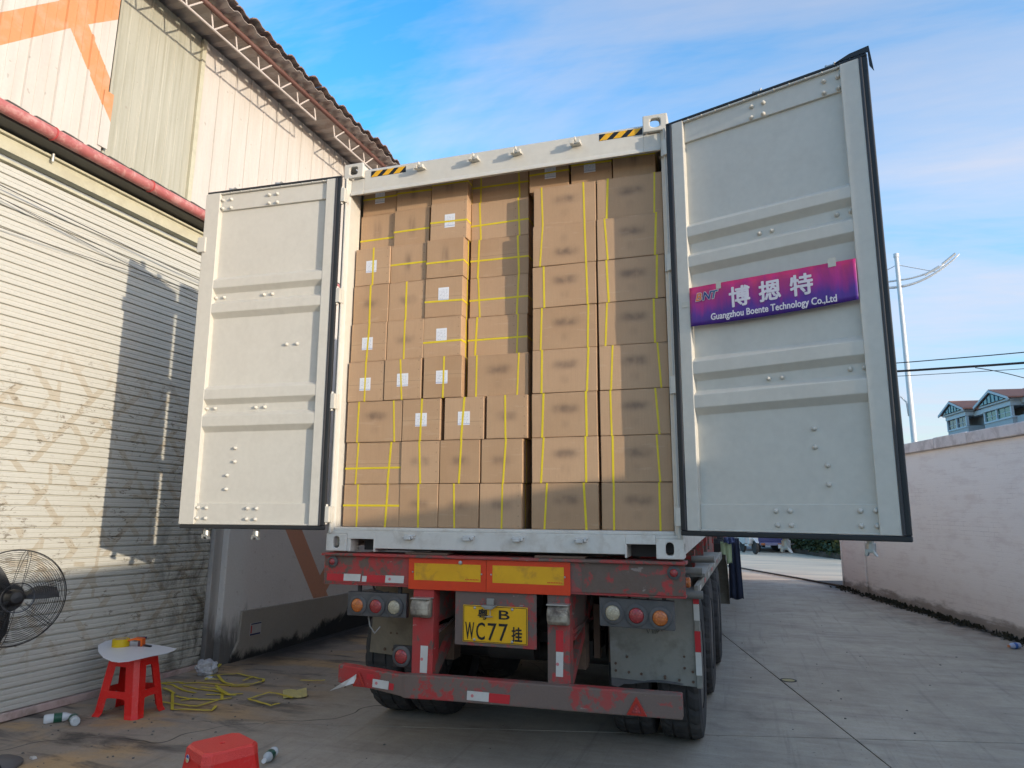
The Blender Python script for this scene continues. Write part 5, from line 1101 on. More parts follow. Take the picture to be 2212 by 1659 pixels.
# clothes hung to dry on the trailer side
def cloth(name, label, cat, x0, x1, y, z0, z1, mat, amp, fl):
    mb = MB(); nx, nz = 14, 10; vs = []
    for j in range(nz + 1):
        b = j / nz
        for i in range(nx + 1):
            a = i / nx; w = 1 + fl * (1 - b)
            vs.append(((x0 + x1) / 2 + (a - 0.5) * (x1 - x0) * w, y + amp * math.sin(a * 15 + b * 1.4) * (1.1 - b * 0.7), z0 + (z1 - z0) * b + 0.014 * math.sin(a * 9) * (1 - b)))
    mb.add(vs, [(j * (nx + 1) + i, j * (nx + 1) + i + 1, (j + 1) * (nx + 1) + i + 1, (j + 1) * (nx + 1) + i) for j in range(nz) for i in range(nx)])
    o = mb.build(name, mat, smooth=True); s = o.modifiers.new('t', 'SOLIDIFY'); s.thickness = 0.012
    return tag(o, label, cat)
cloth('towel', 'pale green towel hanging on the trailer side', 'towel', 1.235, 1.41, 8.05, 0.70, 1.05, M('green_towel', (0.46, 0.56, 0.33), (0.38, 0.48, 0.27), rough=0.9), 0.012, 0.0)
cloth('jacket', 'dark navy jacket hanging beside the green towel on the trailer', 'clothing', 1.36, 1.535, 8.35, 0.10, 1.10, M('navy_cloth', (0.022, 0.030, 0.058), (0.035, 0.045, 0.075), rough=0.9), 0.03, 0.35)
cloth('shirt', 'small blue shirt folded over the top of the hanging towel', 'clothing', 1.30, 1.46, 7.98, 1.03, 1.13, M('blue_cloth', (0.035, 0.055, 0.16), (0.16, 0.20, 0.34), rough=0.9, scale=30, amt=0.8), 0.02, 0.15)

# ------------------------------------------------------------------ beyond the yard: hedge, tricycle, scooters
def leaves(mb, n, fn, size, rnd):
    for i in range(n):
        P = Vector(fn()); a = Vector((rnd.gauss(0, 1), rnd.gauss(0, 1), rnd.gauss(0, 1))).normalized(); b = a.orthogonal().normalized()
        s = size * rnd.uniform(0.5, 1.3); mb.add([P - a * s, P + b * s * 0.5, P + a * s, P - b * s * 0.5], [(0, 1, 2, 3)])
LEAF = M('hedge_leaf', (0.030, 0.050, 0.018), (0.060, 0.085, 0.030), rough=0.7, scale=1.2, amt=0.9)
rnd = random.Random(9)
hg = thing('hedge', 'dense dark green hedge across the street, right of the blue tricycle', 'hedge', (3.25, 25.6, 0), (0, 0, R(-69)))
mb = MB(); leaves(mb, 9000, lambda: (rnd.uniform(0, 5.2), rnd.gauss(0, 0.30), 0.14 + 1.1 * rnd.random()), 0.075, rnd); mb.build('foliage', LEAF, hg)
mb = MB()
for i in range(15): x_ = 0.1 + i * 0.35; mb.cyl((x_, rnd.uniform(-.2, .2), 0.05), (x_ + rnd.uniform(-.2, .2), 0, 1.0), 0.02, 5, 0.01)
mb.build('stems', M('hedge_stem', (0.05, 0.035, 0.02)), hg)
MB().box(-0.2, 5.4, -0.5, 0.5, -0.02, 0.16).build('planting_bed', M('bed_soil', (0.075, 0.055, 0.04), (0.16, 0.13, 0.10), rough=0.95, scale=4, amt=0.9), hg)
hg2 = thing('hedge', 'dense dark green hedge across the street, left of the scooters', 'hedge', (-14, 26.2, 0), (0, 0, R(-4)))
mb = MB(); leaves(mb, 5000, lambda: (rnd.uniform(0, 15.5), rnd.gauss(0, 0.35), 0.12 + 1.5 * (1 - rnd.random() ** 2)), 0.08, rnd); mb.build('foliage', LEAF, hg2)
BLUEP = M('tricycle_blue', (0.035, 0.040, 0.16), (0.16, 0.15, 0.30), rough=0.4, scale=2, amt=0.4); CHR = M('bright_metal', (0.7, 0.7, 0.72), rough=0.25, metal=0.9); WPL = M('white_plastic', (0.72, 0.72, 0.70), (0.60, 0.60, 0.58), rough=0.3, bmp=0)
SMT = MB().lathe([(0.15, -0.05), (0.215, -0.06), (0.235, -0.03), (0.235, 0.03), (0.215, 0.06), (0.15, 0.05)], 24, axis='x').mesh('wheel', TYRE)
SRM = MB().lathe([(0.155, -0.04), (0.10, -0.02), (0.10, 0.02), (0.155, 0.04)], 20, axis='x').mesh('rim', CHR)
tc_ = thing('cargo_tricycle', 'small blue cargo tricycle parked across the street', 'tricycle', (2.62, 24.0, 0.0), (0, 0, R(6)))
for x in (-0.40, 0.40): w = obj_from('wheel', SMT, tc_, (x, 0, 0.235)); obj_from('rim', SRM, w)
w = obj_from('wheel', SMT, tc_, (0, 1.75, 0.235)); obj_from('rim', SRM, w)
MB().box(-0.46, 0.46, -0.45, 0.80, 0.34, 0.40).box(-0.46, 0.46, -0.45, -0.42, 0.40, 0.85).box(-0.46, -0.43, -0.42, 0.80, 0.40, 0.85).box(0.43, 0.46, -0.42, 0.80, 0.40, 0.85).box(-0.46, 0.46, 0.77, 0.80, 0.4, 0.85).build('cargo_bed', BLUEP, tc_, bevel=0.01)
MB().box(-0.42, 0.42, -0.50, -0.44, 0.26, 0.36).build('rear_bar', M('tricycle_lilac', (0.26, 0.25, 0.38), rough=0.4), tc_, bevel=0.01)
for x in (-0.30, 0.30): MB().box(x - 0.075, x + 0.075, -0.515, -0.50, 0.27, 0.34).build('tail_lamp', LO, tc_, bevel=0.005)
MB().box(0.22, 0.40, -0.53, -0.505, 0.16, 0.30).build('plate', WPL, tc_)
MB().box(-0.25, 0.25, 0.85, 1.30, 0.35, 0.72).cyl((0, 1.75, 0.25), (0, 1.50, 0.95), 0.03, 8).cyl((-0.3, 1.45, 1.0), (0.3, 1.45, 1.0), 0.015, 8).build('seat_and_fork', GREASE, tc_, bevel=0.02)
def scooter(loc, rz, label, col):
    s = thing('motor_scooter', label, 'scooter', loc, (0, 0, R(rz)), 'scooters parked across the street')
    for y in (-0.55, 0.62): w = obj_from('wheel', SMT, s, (0, y, 0.235)); w.scale = (0.8, 1, 1); obj_from('rim', SRM, w)
    MB().prism([(-0.75, 0.52), (-0.55, 0.72), (-0.05, 0.70), (0.02, 0.36), (-0.25, 0.30), (-0.6, 0.42)], -0.13, 0.13, 'x').prism([(0.36, 0.30), (0.52, 0.36), (0.48, 0.95), (0.36, 1.0), (0.32, 0.6)], -0.17, 0.17, 'x').prism([(0.0, 0.26), (0.40, 0.26), (0.40, 0.32), (0.0, 0.32)], -0.15, 0.15, 'x').prism([(0.42, 0.46), (0.62, 0.52), (0.88, 0.40), (0.80, 0.46), (0.62, 0.56), (0.44, 0.54)], -0.06, 0.06, 'x').build('bodywork', col, s, bevel=0.02, seg=2)
    MB().prism([(-0.72, 0.73), (-0.05, 0.71), (-0.05, 0.78), (-0.7, 0.82)], -0.12, 0.12, 'x').build('seat', GREASE, s, bevel=0.02)
    MB().cyl((0, 0.62, 0.24), (0, 0.42, 0.98), 0.025, 8).cyl((-0.32, 0.36, 1.02), (0.32, 0.36, 1.02), 0.013, 8).build('handlebar', CHR, s)
    MB().lathe([(0.0, -0.05), (0.06, -0.03), (0.065, 0.01), (0, 0.015)], 14, (0, 0.50, 0.88), 'y').build('headlamp', LWh, s)
    return s
scooter((1.86, 23.0, 0), 200, 'white scooter parked left of the blue tricycle', WPL)
scooter((3.42, 24.3, 0), 250, 'white scooter parked right of the blue tricycle', WPL)
# street lamp
lp = thing('street_lamp', 'tall white street lamp with wide curved arms above the pink wall', 'street lamp', (10.11, 34.72, 0))
LPW = M('lamp_white', (0.72, 0.74, 0.75), (0.62, 0.64, 0.66), rough=0.4, bmp=0)
MB().cyl((0, 0, 0), (0.0, 0, 14.7), 0.15, 14, 0.10).cyl((0, 0, 14.55), (0, 0, 14.75), 0.13, 14).build('pole', LPW, lp, smooth='auto')
ax_ = Vector((3.1, -0.8, 0)).normalized()
def arc(a0, a1, h0, dr): return [tuple(ax_ * (dr * t) + Vector((0, 0, h0 + a0 * t * t + a1 * t))) for t in [i / 12 for i in range(13)]]
for dr_ in (2.75, -2.75):
    o = MB().tube(arc(1.25, 0.0, 12.95, dr_), [0.075 - 0.003 * i for i in range(13)], 8).tube([(q[0], q[1], q[2] + 0.36 - 0.24 * (i / 9) ** 1.3) for i, q in enumerate(arc(1.25, 0.0, 12.95, dr_)[:10])], 0.05, 8).build('arm', LPW, lp, smooth=True)
    MB().cyl((0, 0, 14.15), tuple(ax_ * dr_ * 0.62 + Vector((0, 0, 13.45))), 0.022, 6).build('stay', LPW, lp)
    for t in (0.55, 0.83):
        P = ax_ * dr_ * t + Vector((0, 0, 12.95 + 1.25 * t * t + 0.22)); d_ = (ax_ * dr_ + Vector((0, 0, 2 * 1.25 * t))).normalized()
        MB().cyl(tuple(P - d_ * 0.38), tuple(P + d_ * 0.38), 0.06, 8).build('lamp_head', WPL, lp)
MB().tube([(-0.13, 0, 6.2), (-0.18, 0, 6.9), (-0.4, 0.02, 7.2), (-1.1, 0.1, 7.3)], 0.04, 6).build('lower_arm', LPW, lp, smooth=True)
# overhead cables
cb = thing('overhead_cable', 'bundle of black overhead cables above the pink wall', 'cable', (5.57, 15.24, 5.09))
def ct_(a, b, d): return [(q.x - 5.57, q.y - 15.24, q.z - 5.09) for q in sag(a, b, d, 24)]
BLK = M('cable_black', (0.015, 0.015, 0.018), rough=0.6, bmp=0)
MB().tube(ct_((-12, 20.1, 6.6), (24, 10.15, 5.4), 0.95), 0.028, 6).build('thick_cable', BLK, cb, smooth=True)
MB().tube(ct_((-12, 20.1, 6.6), (24, 10.15, 5.9), 0.98), 0.013, 5).build('thin_cable', BLK, cb, smooth=True)
MB().tube(ct_((-12, 20.1, 6.6), (24, 10.15, 5.2), 0.98), 0.008, 5).build('thin_cable', BLK, cb, smooth=True)
MB().tube(ct_((7.2, 14.8, 4.98), (9.2, 14.1, 3.9), -0.12), 0.010, 5).build('drop_wire', BLK, cb, smooth=True)
pl_ = thing('utility_pole', 'concrete utility pole carrying the cables, out beyond the pink wall', 'pole', (24, 10.15, 0))
MB().cyl((0, 0, 0), (0, 0, 7.2), 0.17, 12, 0.11).build('pole_shaft', M('pole_concrete', (0.34, 0.33, 0.31)), pl_, smooth='auto')

# ------------------------------------------------------------------ villa on the right horizon
HD = Vector((0.114, -0.994, 0)).normalized(); HN = Vector((HD.y, -HD.x, 0))      # along facade, outward normal (towards the left)
hs = thing('villa', 'grey villa with red tiled gables and green glazing beyond the pink wall', 'house')
HB = -HN
hs.matrix_world = Matrix(((HD.x, HB.x, 0, 30.55), (HD.y, HB.y, 0, 101.76), (0, 0, 1, 0), (0, 0, 0, 1)))   # x along facade, y into the house
STO = M('villa_stone', (0.52, 0.51, 0.51), (0.45, 0.44, 0.44), rough=0.8); TRIMW = M('villa_trim', (0.66, 0.67, 0.69), rough=0.7)
RTL = M('roof_tile', (0.46, 0.19, 0.12), (0.34, 0.15, 0.11), rough=0.8, scale=0.8, amt=0.9); GLG = M('villa_glass', (0.05, 0.13, 0.11), (0.10, 0.22, 0.18), rough=0.15, scale=0.7, bmp=0); GLB = M('villa_dark_glass', (0.045, 0.05, 0.075), (0.09, 0.09, 0.10), rough=0.15, scale=0.6, bmp=0); GLC = M('gable_glass', (0.05, 0.20, 0.28), (0.09, 0.26, 0.24), rough=0.2, scale=0.6, bmp=0)
MB().box(0, 26, 0.3, 9, 0, 13.4).build('wall', STO, hs)
MB().box(-0.1, 6.0, -1.6, 0.3, 0, 11.9).box(10.4, 17.0, -1.6, 0.3, 0, 11.7).box(17.0, 26, -1.2, 0.3, 0, 11.7).build('lower_wall', STO, hs)
def bay(x0, x1, zb, zt, peak, glass, gl2, posts):
    MB().box(x0 - 0.2, x1 + 0.2, -1.75, 0.2, zt, zt + 0.55).box(x0 - 0.5, x1 + 0.5, -2.0, 0.2, zt + 0.55, zt + 0.80).build('cornice', TRIMW, hs, bevel=0.05)
    MB().box(x0 - 0.1, x1 + 0.1, -1.7, 0.0, zb - 0.22, zb).build('balcony_sill', TRIMW, hs, bevel=0.03)
    for x in posts: MB().box(x - 0.14, x + 0.14, -1.66, -1.38, zb, zt).build('post', TRIMW, hs)
    for a, b in zip(posts[:-1], posts[1:]):
        w = MB().box(a + 0.14, b - 0.14, -1.5, -1.46, zb, zt).build('window', glass, hs)
        MB().box((a + b) / 2 - 0.03, (a + b) / 2 + 0.03, -1.54, -1.50, zb, zt).box(a + 0.14, b - 0.14, -1.54, -1.50, zb + 0.5, zb + 0.56).build('mullion', TRIMW, w)
    xm = (x0 + x1) / 2; z0 = zt + 0.80
    gl = MB().prism([(x0 + 0.2, z0), (x1 - 0.2, z0), (xm, peak - 0.35)], -2.16, -2.10, 'y').build('gable_window', gl2, hs)
    mu = MB()
    for k in range(-3, 4):
        if abs(k) < 3: xx = xm + k * (x1 - x0) / 7; mu.box(xx - 0.04, xx + 0.04, -2.22, -2.16, z0, z0 + (peak - 0.35 - z0) * (1 - abs(k) / 3.5 * 1.0) + 0.05)
    mu.build('gable_bars', M('bar_dark', (0.06, 0.09, 0.10)), gl)
    for sgn, xe in ((-1, x0 - 1.0), (1, x1 + 1.0)):
        MB().hexa([(xe, -2.3, z0 - 0.05), (xm, -2.3, peak), (xm, 6, peak), (xe, 6, z0 - 0.05), (xe, -2.3, z0 + 0.12), (xm, -2.3, peak + 0.18), (xm, 6, peak + 0.18), (xe, 6, z0 + 0.12)]).build('roof', RTL, hs)
        MB().hexa([(xe, -2.36, z0 - 0.22), (xm, -2.36, peak - 0.18), (xm, -2.2, peak - 0.18), (xe, -2.2, z0 - 0.22), (xe, -2.36, z0 + 0.06), (xm, -2.36, peak + 0.10), (xm, -2.31, peak + 0.10), (xe, -2.31, z0 + 0.06)]).build('barge_board', TRIMW, hs)
bay(0.0, 5.7, 11.95, 13.2, 15.35, GLB, GLC, (0.0, 2.85, 5.7))
bay(10.6, 17.0, 11.75, 12.9, 15.05, GLG, GLC, (10.6, 13.6, 16.9))
MB().prism([(-0.9, 13.75), (9.6, 13.75), (4.5, 16.3)], -0.3, 26, 'x').build('main_roof', RTL, hs)
MB().box(5.6, 10.7, -0.75, 0.3, 13.1, 13.7).box(17.0, 26, -0.75, 0.3, 13.1, 13.7).build('eaves', TRIMW, hs, bevel=0.05)
MB().prism([(5, 15.0), (9, 15.0), (7, 16.4)], 17.5, 26, 'x').build('upper_roof', RTL, hs); MB().box(17.6, 24, 5.2, 8.8, 13, 15.1).build('dormer', M('cream_wall', (0.70, 0.58, 0.45), rough=0.8), hs)
w = MB().box(6.6, 8.3, 0.22, 0.29, 11.9, 13.1).build('window', GLB, hs); w = MB().box(9.0, 9.9, 0.22, 0.29, 12.1, 13.0).build('window', GLB, hs); MB().box(8.9, 10.0, 0.18, 0.29, 11.95, 12.08).build('window_sill', TRIMW, hs)
# ------------------------------------------------------------------ things in the foreground
REDPL = None
def mat_redplastic():
    m, nt, p = new_mat('red_plastic'); v = objco(nt); n1 = noise(nt, v, 6, 5); n2 = noise(nt, v, 45, 4)
    c = mix(nt, n1, (0.74, 0.022, 0.016), (0.64, 0.016, 0.014)); c = mix(nt, ma(nt, 'MULTIPLY', ramp(nt, n2, [(0.55, 0), (0.75, 1)]), 0.2), c, (0.62, 0.22, 0.18)); c = mix(nt, ma(nt, 'MULTIPLY', ramp(nt, noise(nt, v, 4, 7, 0.7), [(0.52, 0), (0.7, 1)]), 0.2), c, (0.42, 0.14, 0.11))
    setp(nt, p, base=c, rough=ma(nt, 'MULTIPLY_ADD', n1, 0.2, 0.26), spec=0.45); return m
REDPL = mat_redplastic()
def mat_redtop():
    m, nt, p = new_mat('red_plastic_pebbled'); v = objco(nt)
    vo = nd(nt, 'ShaderNodeTexVoronoi', {'Vector': v, 'Scale': 170.0}).outputs[0]
    n1 = noise(nt, v, 9, 5)
    setp(nt, p, base=mix(nt, n1, (0.76, 0.06, 0.045), (0.66, 0.04, 0.032)), rough=0.42, normal=bump(nt, vo, 0.6, 0.003)); return m
REDTOP = mat_redtop()
def stool(label, loc, rz, tw, td, bw_, bd_, h):
    s = thing('plastic_stool', label, 'stool', loc, (0, 0, R(rz)), 'red plastic stools')
    def oct_(w, d, c): return [(-w + c, -d), (w - c, -d), (w, -d + c), (w, d - c), (w - c, d), (-w + c, d), (-w, d - c), (-w, -d + c)]
    a = oct_(tw, td, 0.035); b = oct_(tw - 0.012, td - 0.012, 0.032)
    vs = [(x, y, h - 0.012) for x, y in a] + [(x, y, h) for x, y in b]; lo = oct_(tw + 0.004, td + 0.004, 0.036); vs += [(x, y, h - 0.05) for x, y in lo]
    # seat with a finger hole in the middle
    r = 0.014; vs += [(r * math.cos(t), r * math.sin(t), h) for t in (R(-67.5 + 45 * i - 45) for i in range(8))]; vs += [(r * math.cos(t), r * math.sin(t), h - 0.02) for t in (R(-67.5 + 45 * i - 45) for i in range(8))]
    fs = []
    for i in range(8):
        j = (i + 1) % 8; fs += [(i, j, 8 + j, 8 + i), (16 + i, 16 + j, j, i), (8 + i, 8 + j, 24 + j, 24 + i), (24 + i, 24 + j, 32 + j, 32 + i)]
    mb = MB().add(vs, fs); o = mb.build('seat', REDTOP, s, bevel=0.005, seg=3)
    def at(t, w0, w1): return w0 + (w1 - w0) * t
    HB_ = h - 0.048
    # four flaring corner legs, each an angle section with a foot
    for sx in (-1, 1):
        for sy in (-1, 1):
            lg = MB(); ring = []
            for t in (0.0, 0.5, 0.93, 1.0):
                X = at(t, tw, bw_); Y = at(t, td, bd_); z = HB_ * (1 - t); wx = at(t, 0.105, 0.098); wy = at(t, 0.100, 0.092); th = 0.004
                if t > 0.95: X += 0.010; Y += 0.010
                c = 0.030
                ring.append([(sx * (X - wx), sy * Y, z), (sx * (X - c), sy * Y, z), (sx * X, sy * (Y - c), z), (sx * X, sy * (Y - wy), z), (sx * (X - th), sy * (Y - wy), z), (sx * (X - th), sy * (Y - c - 0.003), z), (sx * (X - c - 0.003), sy * (Y - th), z), (sx * (X - wx), sy * (Y - th), z)])
            vs = [q for rr in ring for q in rr]; fs = []
            for k in range(3):
                for i in range(8): j = (i + 1) % 8; fs.append((k * 8 + i, k * 8 + j, k * 8 + 8 + j, k * 8 + 8 + i))
            fs += [tuple(range(8)), tuple(range(31, 23, -1))]
            lg.add(vs, fs).build('leg', REDPL, s, bevel=0.003)
    # apron under the seat and lower stretcher, slightly arched
    for (ax_, sg) in (('x', -1), ('x', 1), ('y', -1), ('y', 1)):
        for z0, z1, nm, ar in ((HB_ - 0.055, HB_ + 0.002, 'apron', 0.02), (HB_ * 0.24, HB_ * 0.46, 'stretcher', 0.040)):
            mb = MB(); n = 8; vs = []
            for i in range(n + 1):
                a = -1 + 2 * i / n
                for z in (z0 + ar * (1 - abs(a) ** 4) * (1 if nm == 'stretcher' else 0.4), z1):
                    t = 1 - z / HB_; X = at(t, tw, bw_); Y = at(t, td, bd_)
                    if ax_ == 'x': vs.append((a * (X - 0.05), sg * (Y - 0.001), z))
                    else: vs.append((sg * (X - 0.001), a * (Y - 0.05), z))
            mb.add(vs, [(2 * i, 2 * i + 2, 2 * i + 3, 2 * i + 1) for i in range(n)])
            o = mb.build(nm, REDPL, s); sdm = o.modifiers.new('t', 'SOLIDIFY'); sdm.thickness = 0.005; sdm.offset = -1 if False else 0
    return s
s1 = stool('red plastic stool standing under the white board by the shutter', (-3.115, 0.305, 0.0), 3, 0.145, 0.125, 0.205, 0.165, 0.462)
s2 = stool('red plastic stool cut off by the bottom edge, nearest the camera', (-0.948, -1.262, 0.0), -27, 0.128, 0.138, 0.180, 0.190, 0.452)
st_ = MB().lathe([(0.018, 0), (0.018, -0.001), (0, -0.001)], 20, axis='y').build('sticker', M('sticker_paper', (0.66, 0.62, 0.55), rough=0.4, bmp=0), s2)
st_.location = (-0.045, -0.1475, 0.402); st_.rotation_euler = (R(-6), 0, 0)
MB().prism([(0.015 * math.cos(t), 0.015 * math.sin(t) + 0.001) for t in (R(10 + 16 * i) for i in range(11))], -0.0016, -0.0011, 'y').build('sticker_blue', M('sticker_blue', (0.05, 0.08, 0.35), rough=0.4, bmp=0), st_)
MB().prism([(0.014 * math.cos(t), 0.014 * math.sin(t) - 0.002) for t in (R(190 + 16 * i) for i in range(11))], -0.0016, -0.0011, 'y').build('sticker_gold', M('sticker_gold', (0.70, 0.50, 0.15), rough=0.4, bmp=0), st_)
# white offcut board on the stool
bo_ = [(-3.66, .600), (-3.655, .52), (-3.56, .363), (-3.335, .164), (-3.107, .005), (-2.946, -.070), (-2.873, -.075), (-2.828, -.030), (-2.818, .076), (-2.811, .185), (-2.790, .23), (-2.781, .299), (-2.804, .390), (-2.851, .465), (-3.032, .513), (-3.231, .551), (-3.479, .592)]
tag(MB().prism(bo_, 0.4635, 0.4675, 'z').build('white_board', M('white_sheet', (0.66, 0.68, 0.72), (0.60, 0.62, 0.66), rough=0.35, bmp=0.02), bevel=0.0012), 'thin curved offcut of white board lying on the far red stool', 'board')
tp = thing('tape_roll', 'roll of clear yellow packing tape on the white board', 'tape', (-3.345, 0.385, 0.468))
MB().lathe([(0.040, 0.0), (0.066, 0.0), (0.066, 0.058), (0.040, 0.058)], 36, closed=True).build('tape', M('yellow_tape', (0.66, 0.46, 0.012), (0.58, 0.38, 0.012), rough=0.22, bmp=0), tp, smooth='auto')
MB().lathe([(0.036, -0.0), (0.0395, 0.0), (0.0395, 0.060), (0.036, 0.060)], 30, closed=True).build('core', M('tape_core', (0.45, 0.33, 0.2)), tp, smooth='auto')
td_ = thing('tape_dispenser', 'orange tape dispenser with dark grip beside the tape roll', 'dispenser', (-3.225, 0.44, 0.468), (0, 0, R(20)))
MB().prism([(-0.09, 0.045), (-0.02, 0.066), (0.045, 0.060), (0.05, 0.0), (0.035, 0.0), (0.032, 0.045), (-0.02, 0.050), (-0.085, 0.036)], -0.032, 0.032, 'y').build('frame', M('orange_plastic', (0.80, 0.14, 0.012), rough=0.35, bmp=0), td_, bevel=0.004)
MB().box(0.012, 0.034, -0.030, 0.030, 0.001, 0.044).build('grip', M('maroon_plastic', (0.09, 0.03, 0.04), rough=0.4), td_, bevel=0.004)
MB().box(-0.03, 0.05, 0.034, 0.048, 0.05, 0.066).build('blade_guard', M('navy_plastic', (0.015, 0.02, 0.07), rough=0.4), td_, bevel=0.003)
tag(MB().hexa([(-3.165, .435, .469), (-3.085, .425, .469), (-3.082, .447, .469), (-3.162, .457, .469), (-3.165, .435, .484), (-3.085, .425, .480), (-3.082, .447, .480), (-3.162, .457, .484)]).build('box_cutter', M('cutter_black', (0.03, 0.03, 0.035), rough=0.45), bevel=0.004), 'small black box cutter lying beside the orange dispenser', 'knife')
# pedestal fan
fan = thing('pedestal_fan', 'black pedestal fan with wire cage at the left edge', 'fan', (-2.575, -1.175, 1.065))
fan.rotation_euler = ((Vector((1.5346, -4.3446, 1.45)) - Vector((-2.575, -1.175, 1.065))).to_track_quat('-Y', 'Z')).to_euler()
fan.rotation_euler.rotate_axis('Z', R(14))
FB = M('fan_black', (0.016, 0.016, 0.017), (0.03, 0.03, 0.03), rough=0.45); RC = 0.272
def ringpts(r, y, n=56): return [(r * math.cos(2 * math.pi * i / n), y, r * math.sin(2 * math.pi * i / n)) for i in range(n)]
fr_ = MB(); bk = MB()
for i in range(19):
    r = RC * (0.27 + 0.73 * i / 18); d = 0.085 * math.sqrt(max(0, 1 - (r / RC) ** 2.6))
    fr_.tube(ringpts(r, -0.015 - d, 48), 0.0013, 4, True)
    if i > 5: bk.tube(ringpts(r, 0.012 + d, 48), 0.0013, 4, True)
for k in range(6):
    for da in (-0.035, 0.035):
        a = R(20 + 60 * k) + da
        for mb_, sg in ((fr_, -1), (bk, 1)):
            mb_.tube([(r * math.cos(a), sg * (0.016 + 0.085 * math.sqrt(max(0, 1 - (r / RC) ** 2.6))), r * math.sin(a)) for r in [RC * (0.18 + 0.82 * j / 8) for j in range(9)]], 0.0018, 4)
fr_.tube(ringpts(RC + 0.003, 0.0, 64), 0.0035, 5, True); 
fr_.build('front_cage', FB, fan, smooth=True); bk.build('rear_cage', FB, fan, smooth=True)
for k in range(3):
    mb = MB(); vs = []; n = 8
    for i in range(n + 1):
        t = i / n; r = 0.05 + 0.185 * t; w = 0.024 + 0.034 * math.sin(min(1, t * 1.15) * math.pi * 0.8); tw = R(58 - 12 * t)
        for sg in (-1, 1): vs.append((r, sg * w * math.sin(tw) + 0.01, sg * w * math.cos(tw) + 0.012 * math.sin(t * 3)))
    mb.add(vs, [(2 * i, 2 * i + 1, 2 * i + 3, 2 * i + 2) for i in range(n)])
    o = mb.build('blade', M('blade_dark', (0.035, 0.036, 0.037), rough=0.5), fan, smooth=True); o.rotation_euler = (0, R(-4 + 120 * k), 0)
    sm_ = o.modifiers.new('t', 'SOLIDIFY'); sm_.thickness = 0.003
MB().lathe([(0.0, -0.075), (0.030, -0.070), (0.046, -0.045), (0.048, 0.02), (0.0, 0.02)], 24, axis='y').build('hub', FB, fan, smooth='auto')
MB().lathe([(0.075, 0.075), (0.085, 0.10), (0.083, 0.19), (0.06, 0.235), (0.0, 0.24)], 24, axis='y').build('motor', FB, fan, smooth='auto')
MB().lathe([(0.080, -0.088), (0.086, -0.092), (0.086, -0.084)], 30, axis='y', closed=True).build('badge_ring', M('fan_grey', (0.10, 0.10, 0.11), rough=0.4), fan, smooth='auto')
# mast and foot stand upright whatever way the head points
fmi = fan.matrix_basis.inverted() if False else None
bpy.context.view_layer.update(); inv = fan.matrix_world.inverted(); head = fan.matrix_world @ Vector((0, 0.13, -0.06))
px_, py_ = head.x - 0.02, head.y + 0.0
mb = MB().tube([tuple(head), (head.x - 0.012, head.y, head.z - 0.14), (px_ - 0.05, py_ - 0.03, 0.75)], [0.030, 0.030, 0.026], 10).tube([(px_ - 0.048, py_ - 0.029, 0.78), (px_ - 0.13, py_ - 0.08, 0.04)], 0.020, 10); mb.xf(inv); mb.build('mast', FB, fan, smooth=True)
mb = MB().lathe([(0.0, 0.0), (0.23, 0.0), (0.225, 0.02), (0.06, 0.045), (0.03, 0.07), (0.0, 0.07)], 32, (px_ - 0.13, py_ - 0.08, 0.0)); mb.xf(inv); mb.build('base', FB, fan, smooth='auto')
mb = MB().tube([(px_ - 0.0, py_ - 0.03, 0.80), (px_ + 0.045, py_ - 0.06, 0.55), (px_ + 0.06, py_ - 0.03, 0.25), (-2.74, -0.98, 0.03), (-2.76, -0.86, 0.006), (-2.72, -0.92, 0.006), (-2.55, -1.25, 0.006), (-2.3, -1.8, 0.006), (-2.2, -2.4, 0.006)], 0.005, 6); mb.xf(inv); mb.build('power_cord', FB, fan, smooth=True)
# bottles
def glassmat(name, col, rough=0.08):
    m, nt, p = new_mat(name); setp(nt, p, base=col, rough=rough, trans=0.45, ior=1.12, spec=0.6); return m
PET = glassmat('clear_pet', (0.86, 0.90, 0.92)); GRN = M('green_label', (0.010, 0.075, 0.045), (0.03, 0.13, 0.08), rough=0.35, scale=30, bmp=0)
def bottle(label, loc, yaw, pitch, r, L, body, lab, cap, group='discarded plastic bottles'):
    b = thing('plastic_bottle', label, 'bottle', loc, (0, 0, 0), group)
    b.rotation_euler = Euler((0, R(pitch), R(yaw)))
    pr = [(0.0, 0.006), (r * 0.55, 0.0), (r * 0.92, 0.004), (r, 0.018), (r, L * 0.22), (r * 0.95, L * 0.26), (r, L * 0.30), (r, L * 0.62), (r * 0.93, L * 0.70), (r * 0.5, L * 0.86), (r * 0.40, L * 0.90), (r * 0.40, L * 0.93)]
    MB().lathe(pr, 24, (0, 0, 0), 'z').build('body', body, b, smooth=True)
    MB().lathe([(r * 1.02, L * 0.32), (r * 1.025, L * 0.33), (r * 1.025, L * 0.58), (r * 1.02, L * 0.59)], 24, closed=False).build('label_band', lab, b, smooth='auto')
    MB().lathe([(r * 0.46, L * 0.92), (r * 0.46, L), (0.0, L)], 16).build('cap', cap, b, smooth='auto')
    return b
WCAP = M('white_cap', (0.74, 0.75, 0.74), rough=0.4, bmp=0)
bottle('clear water bottle with green label lying by the shutter, base towards left', (-3.47, -0.135, 0.033), 50, 90, 0.033, 0.20, PET, GRN, WCAP)
bottle('clear water bottle with green label lying by the shutter, base towards right', (-3.19, -0.105, 0.033), 146, 90, 0.033, 0.20, PET, GRN, WCAP)
bottle('crumpled clear bottle with green label behind the near red stool', (-1.42, -0.165, 0.033), -74, 90, 0.031, 0.19, PET, GRN, WCAP)
